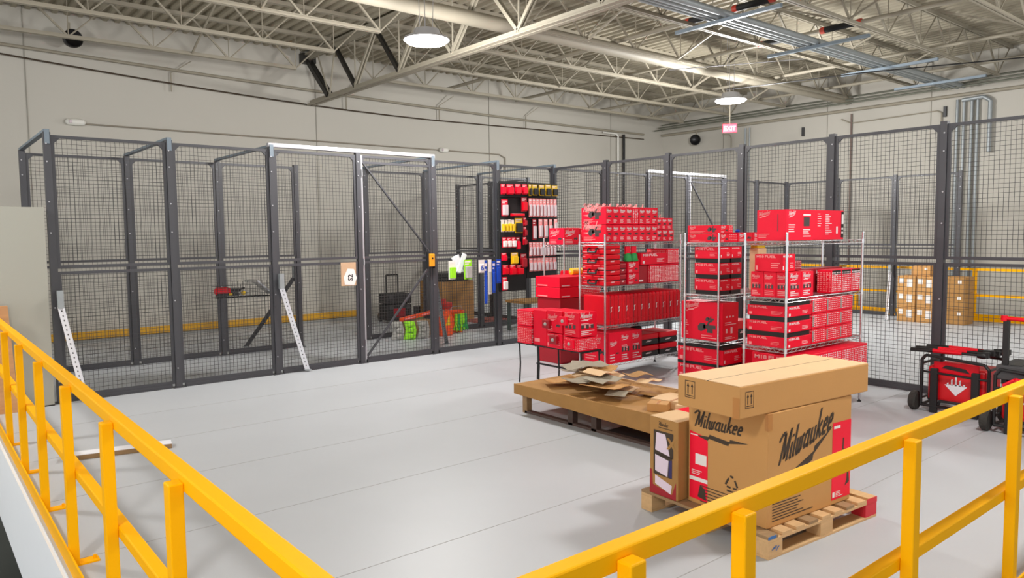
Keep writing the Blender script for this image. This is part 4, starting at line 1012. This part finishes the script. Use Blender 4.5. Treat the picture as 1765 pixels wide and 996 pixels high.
# small upright carton with papers
sc_ = thing('upright_brown_carton', 'upright worn brown carton with white papers on its side, on the pallet corner', 'carton', (3.80, 2.96, .137), RZ)
SW, SD, SH = .26, .25, .52
t = MB(); t.box(0, SW, 0, SD, 0, SH); t.build('body', KRAFTD, sc_, bevel=.006)
t = MB(); t.box(0.003, SW-.003, .003, SD-.003, SH-.001, SH+.003); t.build('top_flap', KRAFTL, sc_)
O, U, V = (0,SD,0), (0,-1,0), (0,0,1)
t = MB(); t.face2d([[(.05,.30),(.18,.28),(.14,.42),(.06,.42)], [(.05,.16),(.16,.14),(.17,.25),(.05,.27)], [(.05,.07),(.19,.03),(.20,.09),(.05,.13)]], O, U, V, .0016); t.build('paper', MAUVE, sc_)
t = MB(); t.face2d([rect(.035,.21,.27,.435), rect(.035,.20,.135,.275)], O, U, V, .0010)
t.face2d(logo(.08,.47,.028,bolt=False)[0] + [rect(.08,.2,.455,.46)], O, U, V, .0010); t.build('dark_print', INK, sc_)
t = MB(); t.face2d([[(.17,.14),(.20,.14),(.20,.26),(.175,.25)]], O, U, V, .0020); t.build('navy_edge', NAVY, sc_)
t = MB(); t.face2d([[(.0,.0),(.235,.0),(.235,.12),(.2,.03),(.03,.06),(.02,.16),(.0,.16)]], O, U, V, .0012); t.build('red_print', REDD, sc_)
t = MB(); P, L = text('X', .16, .33, .07, 1.0, .05); t.face2d(P, O, U, V, .0018); t.build('letter_print', KRAFTD, sc_)
# rear-side red carton seen between them
carton(4.12, 3.02, .137, .30, .24, .50, 'red carton hidden behind the upright brown one on the pallet', 'tall', RED, rz=RZ, seed=400)

# timber on the floor at left
r = thing('timber_plank', 'pale timber plank lying on the floor behind the left rail', 'timber', (1.38, 7.15, 0), math.radians(-12))
t = MB(); t.box(-.42,.42,-.07,.07,0,.04); t.build('plank', WOODD, r, bevel=.003)
t = MB(); t.box(-.42,.42,-.068,.068,.04,.044); t.build('painted_top', WHITE, r)
t = MB(); t.prism([(-.4,0),(.12,0),(.07,1.17),(-.4,1.17)], -.02, .02, axis='y'); o = t.build('wood_board', wood_mat('tan_board', (196,146,100)), bevel=.004); o.location = (.78, 9.62, 0); tag(o, 'tan wooden board leaning against the grey partition behind the left rail', 'board')

# ================================================================== WHEELED TOOL CARTS AT RIGHT
def cart(loc, rz, label, tools=True, handle=False):
    r = thing('power_cart', label, 'cart', loc, rz)     # local: front face is -X, length along -Y from 0
    Lc, Dc, z0, z1 = .66, .52, .07, .50
    t = MB(); t.box(.05, Dc-.04, -Lc+.06, -.06, z0+.05, z1-.02); t.build('body', mat('cart_red', (214,14,26), .35), r, bevel=.03, seg=3)
    t = MB(); t.box(.035, .055, -Lc+.12, -.12, z1-.09, z1-.0+.03); t.build('hood', REDC, r, bevel=.008)
    t = MB(); t.prism([(-Lc+.2,z1-.06),(-.2,z1-.03),(-.24,z1-.0),(-Lc+.24,z1-.02)], .028, .036, axis='x'); t.build('vent', BLACK, r)
    def loop(x):
        P = [(x,-.02,z0),(x,-.02,z1+.04),(x,-.06,z1+.09),(x,-Lc+.06,z1+.05),(x,-Lc+.02,z1),(x,-Lc+.02,z0),(x,-.02,z0)]
        t = MB(); t.path(P, .016, 8); t.path([(x,-.02,z1-.08),(x,-Lc+.02,z1-.10)], .012, 8)
        t.build('frame_loop', BLACK, r, smooth=True)
    loop(.0); loop(Dc)
    for (y, z) in ((-.02, z1+.0), (-Lc+.02, z1), (-.02, z0), (-Lc+.02, z0)):
        t = MB(); t.tube((0,y,z),(Dc,y,z),.014,8); t.build('cross_tube', BLACK, r, smooth=True)
    for y in (-.14, -Lc+.14):
        t = MB(); t.box(-.015, .03, y-.035, y+.035, .0, z1-.04); t.build('upright', BLACKM, r, bevel=.008)
    t = MB(); t.path([(-.02,-.20,z0+.03),(-.05,-.22,z0+.07),(-.05,-Lc+.22,z0+.07),(-.02,-Lc+.20,z0+.03)], .014, 8); t.build('bumper', BLACK, r, smooth=True)
    # diamond emblem
    cy, cz, s = -Lc/2, .30, .105
    t = MB(); P = [[(-s,0),(0,-s),(s,0),(.0,.012)]]
    for k in range(5):
        a = -s*.72 + k*s*.36
        P.append([(a-.008, -.002), (a+.008,-.002), (a+.008, s-abs(a)-.004), (a-.008, s-abs(a)-.012)])
    t.face2d(P, (.049, cy, cz), (0,-1,0), (0,0,1), .002); t.build('diamond_emblem', WHITE, r)
    for x in (.02, Dc-.02):
        t = MB(); t.lathe([(.05,-.035),(.085,-.035),(.10,-.02),(.10,.02),(.085,.035),(.05,.035)], (x, .05, .10), 24, axis='y'); w_ = t.build('wheel', TYRE, r, smooth=True)
        t = MB(); t.lathe([(.048,-.03),(.048,.03)], (x,.05,.10), 16, axis='y'); t.build('hub', BLACK, w_)
    t = MB(); t.tube((.02,.05,.10),(Dc-.02,.05,.10),.012,8); t.build('axle', BLACK, r)
    if handle:
        t = MB()
        for x in (.05,): t.box(x, x+.045, -.10, -.05, z1-.05, 1.04)
        t.build('mast', BLACK, r, bevel=.006)
        t = MB(); t.tube((.07,-.03,1.06),(.07,-.56,1.045),.018,10); t.lathe([(.028,0),(.028,.05)], (.07,-.055,1.035), 12); t.build('red_grip', REDC, r, smooth=True)
        t = MB(); t.box(.0, Dc, -Lc, -.02, z1+.0, z1+.13); t.build('tool_tray', DGREY, r, bevel=.01)
        t = MB()
        for k in range(3): t.box(.06, Dc-.06, -.16-.18*k-.05, -.16-.18*k+.05, z1+.13, z1+.135)
        t.build('tray_cell', BLACK, r)
        t = MB(); t.path([(-.03,-.1,z1-.05),(-.06,-.2,z1+.02),(-.05,-.4,z1-.02),(-.02,-.6,z1-.0)], .02, 8); t.build('red_strap', REDC, r, smooth=True)
    return r
cart((8.12, 3.22, 0), 0, 'red and black wheeled power cart with tools on top, beside the cage')
cart((7.74, 2.43, 0), 0, 'red and black wheeled cart with tall handle, nearest the yellow rail', handle=True)
for i in range(5):
    y_ = 3.28 - .02*i; x_ = 8.16 + .085*i
    r = thing('long_tool', f'red and black long-handled tool lying on the wheeled cart, {ORD[i]} from the front', 'tool', (x_, y_, .628 + .012*(i % 2)), 0, 'long tools on the cart')
    L = .70
    t = MB(); t.tube((0,.05,.0),(.02,-.16,.005),.021,10); t.build('black_grip', BLACK, r, smooth=True)
    t = MB(); t.tube((.02,-.16,.005),(.05,-.42,.0),.023,10,r2=.018); t.build('red_shaft', REDC, r, smooth=True)
    t = MB(); t.tube((.05,-.42,.0),(.06,-.56,.0),.014,8); t.lathe([(.02,-.05),(.035,-.02),(.03,.04)], (.065,-.60,.0), 10, axis='y'); t.box(.04,.09,-.66,-.62,-.02,.035); t.build('black_head', BLACK, r, smooth=True)

# ================================================================== THINGS INSIDE THE CAGE
def crate(x, y, z, w, d, h, label, m_=KRAFT, labels=True, name='brown_carton', group=None, face='x'):
    t = MB(); t.box(0, w, 0, d, 0, h); o = t.build(name, m_, bevel=.006); o.location = (x, y, z); tag(o, label, 'carton', group)
    t = MB(); t.face2d([rect(d*.08,d*.36,h*.5,h*.82), rect(d*.54,d*.84,h*.28,h*.8)] if labels else [rect(d*.7,d*.85,h*.6,h*.8)], (0,d,0), (0,-1,0), (0,0,1), .002); t.build('white_label', PAPER, o)
    t = MB(); t.box(0, w, d/2-.02, d/2+.02, h, h+.001); t.box(-.001,0,d/2-.015,d/2+.015,h*.84,h); t.build('tape', TAPE, o)
    return o
cid = 0
for c_, yy in enumerate((6.44, 6.08)):
    for k in range(3):
        crate(15.9+.02*c_, yy, .315*k, .45, .345, .31, f'brown carton with white labels, {["bottom","middle","top"][k]} of the {["left","second"][c_]} far stack behind the mesh', KRAFT, True, group='labelled cartons behind the far mesh')
for k in range(3):
    crate(16.0, 5.55, .315*k, .45, .45, .31, f'plain brown carton, {["bottom","middle","top"][k]} of the right far stack behind the mesh', KRAFTD, False, group='plain cartons behind the far mesh')
crate(16.0, 6.20, .95, .35, .36, .20, 'single brown carton on top of the far stacks', KRAFT, False)

# black tool box trolley
r = thing('tool_trolley', 'black stacked tool box trolley with pull handle behind the cage door', 'tool box', (8.30, 14.15, 0), math.radians(-5))
for i, (z_, h_) in enumerate(((.05,.33),(.40,.22))):
    t = MB(); t.box(-.30,.30,-.20,.2,z_,z_+h_); b = t.build('tool_box', BLACKM, r, bevel=.02)
    t = MB()
    for x in (-.2,.2): t.box(x-.04,x+.04,-.215,-.2,z_+h_-.10,z_+h_-.01)
    t.build('latch', DGREY, b, bevel=.004)
t = MB(); t.box(-.14,.14,-.21,-.2,.12,.3); t.build('red_badge', REDD, r)
t = MB(); t.path([(-.14,.15,.6),(-.14,.15,1.02),(.14,.15,1.02),(.14,.15,.6)], .018, 8); t.build('handle', BLACK, r)
for x in (-.27,.27):
    t = MB(); t.lathe([(.08,-.03),(.1,-.02),(.1,.02),(.08,.03)], (x,.2,.1), 16, axis='x'); t.build('wheel', BLACK, r, smooth=True)
r = thing('small_tool_case', 'small dark case with red mark on the floor beside the black trolley', 'tool case', (9.2, 14.5, 0))
t = MB(); t.box(-.16,.16,-.12,.12,0,.26); t.build('body', DGREY, r, bevel=.015)
t = MB(); t.box(-.1,.1,-.125,-.12,.05,.15); t.build('red_badge', REDD, r)
# moulded packs on the floor
for i, (x, y, mm, la) in enumerate(((6.84,11.60,GREYP,'pale grey moulded pack on the floor behind the cage door, left of the lime one'),(7.04,11.50,LIME,'lime green moulded pack on the floor behind the cage door'),(7.27,11.42,GREYP,'pale grey moulded pack on the floor, right of the lime one'))):
    r = thing('moulded_pack', la, 'pack', (x, y, 0), -.5+.05*i)
    t = MB(); t.prism([(-.12,.0),(.09,.0),(.12,.16),(.08,.33),(-.12,.33),(-.08,.18)], -.04, .04); t.build('tray', mm, r, bevel=.02, seg=3)
    for k in range(3):
        t = MB(); t.lathe([(.02,-.09),(.045,-.075),(.055,-.05)], (rnd.uniform(-.03,.03), .0, .07+.1*k), 10, axis='y'); t.build('bulge', mm, r, smooth=True)
# orange level / saw bar and other things
r = thing('orange_level', 'long orange spirit level propped over the moulded packs', 'level', (6.98, 11.75, .335))
t = MB(); t.beam((0,0,0),(.95,.15,.10),.05,.07); t.build('bar', ORANGE, r, bevel=.004)
t = MB(); t.beam((.08,-.03,.01),(.35,.012,.035),.005,.02); t.beam((.5,.045,.05),(.8,.09,.085),.005,.02); t.build('stripe', PRINTP, r)
t = MB(); t.box(-.25,.25,-.12,.12,0,.30); o = t.build('timber_block', WOODD); o.location = (7.4,11.85,0); tag(o, 'timber block hidden behind the moulded packs', 'timber')
r = thing('orange_saw', 'orange and yellow tool case leaning beside the cage door post', 'tool', (7.75, 11.45, 0), .1)
t = MB(); t.prism([(-.12,.0),(.16,.0),(.20,.30),(.08,.50),(-.05,.42),(-.14,.25)], -.06,.06); t.build('body', ORANGE, r, bevel=.02)
t = MB(); t.prism([(-.02,.2),(.1,.2),(.08,.4)], -.064,.064); t.build('yellow_patch', YPACK, r)
r = thing('fuel_bucket', 'red lidded bucket with white label standing among the gloves', 'bucket', (8.35, 12.35, 0))
t = MB(); t.lathe([(.14,0),(.16,.02),(.17,.40),(.165,.42)], n=20); t.build('body', mat('bucket_white', (214,200,196), .5), r, smooth=True)
t = MB(); t.lathe([(.178,.40),(.182,.42),(.178,.52),(.12,.54),(.05,.55),(.05,.6)], n=20); t.build('lid', mat('bucket_lid_red', (210,40,30), .45), r, smooth=True)
t = MB(); t.lathe([(.164,.08),(.172,.2)], n=20); t.build('red_band', REDD, r, smooth=True)
tuft('glove_bundle', 'bundle of lime and green work gloves standing on the floor right of the door', 'glove', (8.22, 11.58, .03), .30, .34, [LIME, GREEN, LIME], 5, 9)
r = thing('orange_basket', 'orange tub holding the lime gloves', 'tub', (8.24, 11.78, .0))
t = MB(); t.lathe([(.13,0),(.16,.3),(.175,.42),(.15,.42),(.12,.3)], n=18); t.build('tub', ORANGE, r, smooth=True)
t = MB(); t.path([(-.16,0,.40),(-.1,-.05,.50),(.1,-.05,.50),(.16,0,.40)], .008, 6); t.build('bail', GREYP, r)
# big brown box and black tray on it
o = crate(9.0, 13.35, 0, .85, .9, .86, 'big brown carton standing behind the lime gloves inside the cage', KRAFTD, False)
r = thing('black_tote', 'black slatted tote on the big brown carton inside the cage', 'tote', (9.05, 13.4, .862))
t = MB(); t.box(0,.7,0,.8,0,.10); t.build('body', BLACKM, r, bevel=.02)
t = MB(); t.box(.02,.68,.02,.78,.10,.19); t.build('lid', BLACK, r, bevel=.02)
# red floor mat / hose and pallet
t = MB(); t.box(9.4,10.7,12.6,13.25,0,.02); tag(t.build('floor_mat', mat('pink_red_mat', (176,96,86), .8, var=.2)), 'faded red mat on the floor inside the cage by the display boards', 'mat')
t = MB()
import math as _m
pts = [(9.3+.9*_m.cos(a/14*2*PI*.8+2.6), 12.3+.45*_m.sin(a/14*2*PI*.8+2.6), .012) for a in range(15)]
t.path(pts, .012, 8); tag(t.build('hose', mat('black_hose', (60,52,52), .5), smooth=True), 'thin dark hose looped on the floor inside the cage', 'hose')
r = thing('green_case', 'low green case on the floor behind the orange tool', 'tool case', (8.3, 13.2, 0))
t = MB(); t.box(-.35,.35,-.2,.2,0,.16); t.build('body', mat('olive_case', (110,120,60), .6), r, bevel=.015)
t = MB(); t.box(-.1,.1,-.22,-.2,.08,.1); t.build('handle', BLACK, r)
r = thing('bench', 'low brown work bench beyond the mesh under the display boards', 'bench', (9.6, 11.0, 0))
t = MB(); t.box(-.5,.5,-.3,.3,.55,.60); t.build('bench_top', KRAFTD, r, bevel=.004)
for (x, y) in ((-.45,-.25),(.45,-.25),(-.45,.25),(.45,.25)):
    t = MB(); t.box(x-.025,x+.025,y-.025,y+.025,0,.55); t.build('leg', mat('bench_leg', (66,80,76), .5), r)
# wire basket with red tool on the front cage
r = thing('wire_basket', 'black wire basket hooked on the inside of the front cage panel', 'basket', (3.15, 9.87, 1.08))
t = MB()
for k in range(12): t.path([(.065*k,0,.22),(.065*k,0,0),(.065*k,.26,0),(.065*k,.26,.16)], .003, 5)
for k in range(4): t.tube((0,0,.055*k),(.72,0,.055*k),.003,5); t.tube((0,.26,.05*k),(.72,.26,.05*k),.003,5); t.tube((0,.065*(k+.5),0),(.72,.065*(k+.5),0),.003,5)
t.build('basket', BLACK, r)
r = thing('red_cutter', 'red and black cutting tool lying in the wire basket', 'tool', (3.22, 10.0, 1.10))
t = MB(); t.lathe([(.03,-.12),(.05,-.10),(.055,.03),(.04,.08)], (.05,0,.07), 14, axis='x'); t.build('red_body', REDC, r, smooth=True)
t = MB(); t.box(-.05,.24,-.05,.04,.0,.045); t.box(.10,.26,-.03,.03,.05,.10); t.tube((.2,0,.06),(.33,.01,.10),.012,8); t.build('black_grip', BLACK, r, bevel=.008)
t = MB(); t.lathe([(.02,-.01),(.03,.0),(.02,.01)], (.30,-.02,.035), 12, axis='y'); t.box(.1,.14,-.06,-.05,.01,.04); t.build('dial', YPACK, r)
r = thing('pale_scoop', 'pale angled plastic ramp resting in the wire basket', 'ramp', (3.58, 10.02, 1.10))
t = MB(); t.prism([(0,.20),(.12,.20),(.34,.0),(.30,.0),(.10,.17),(0,.17)], -.08,.08); t.build('ramp', GREYP, r, bevel=.004)
t = MB(); t.beam((.12,-.085,.19),(.33,-.085,.0),.006,.02); t.build('rim', WHITE, r)
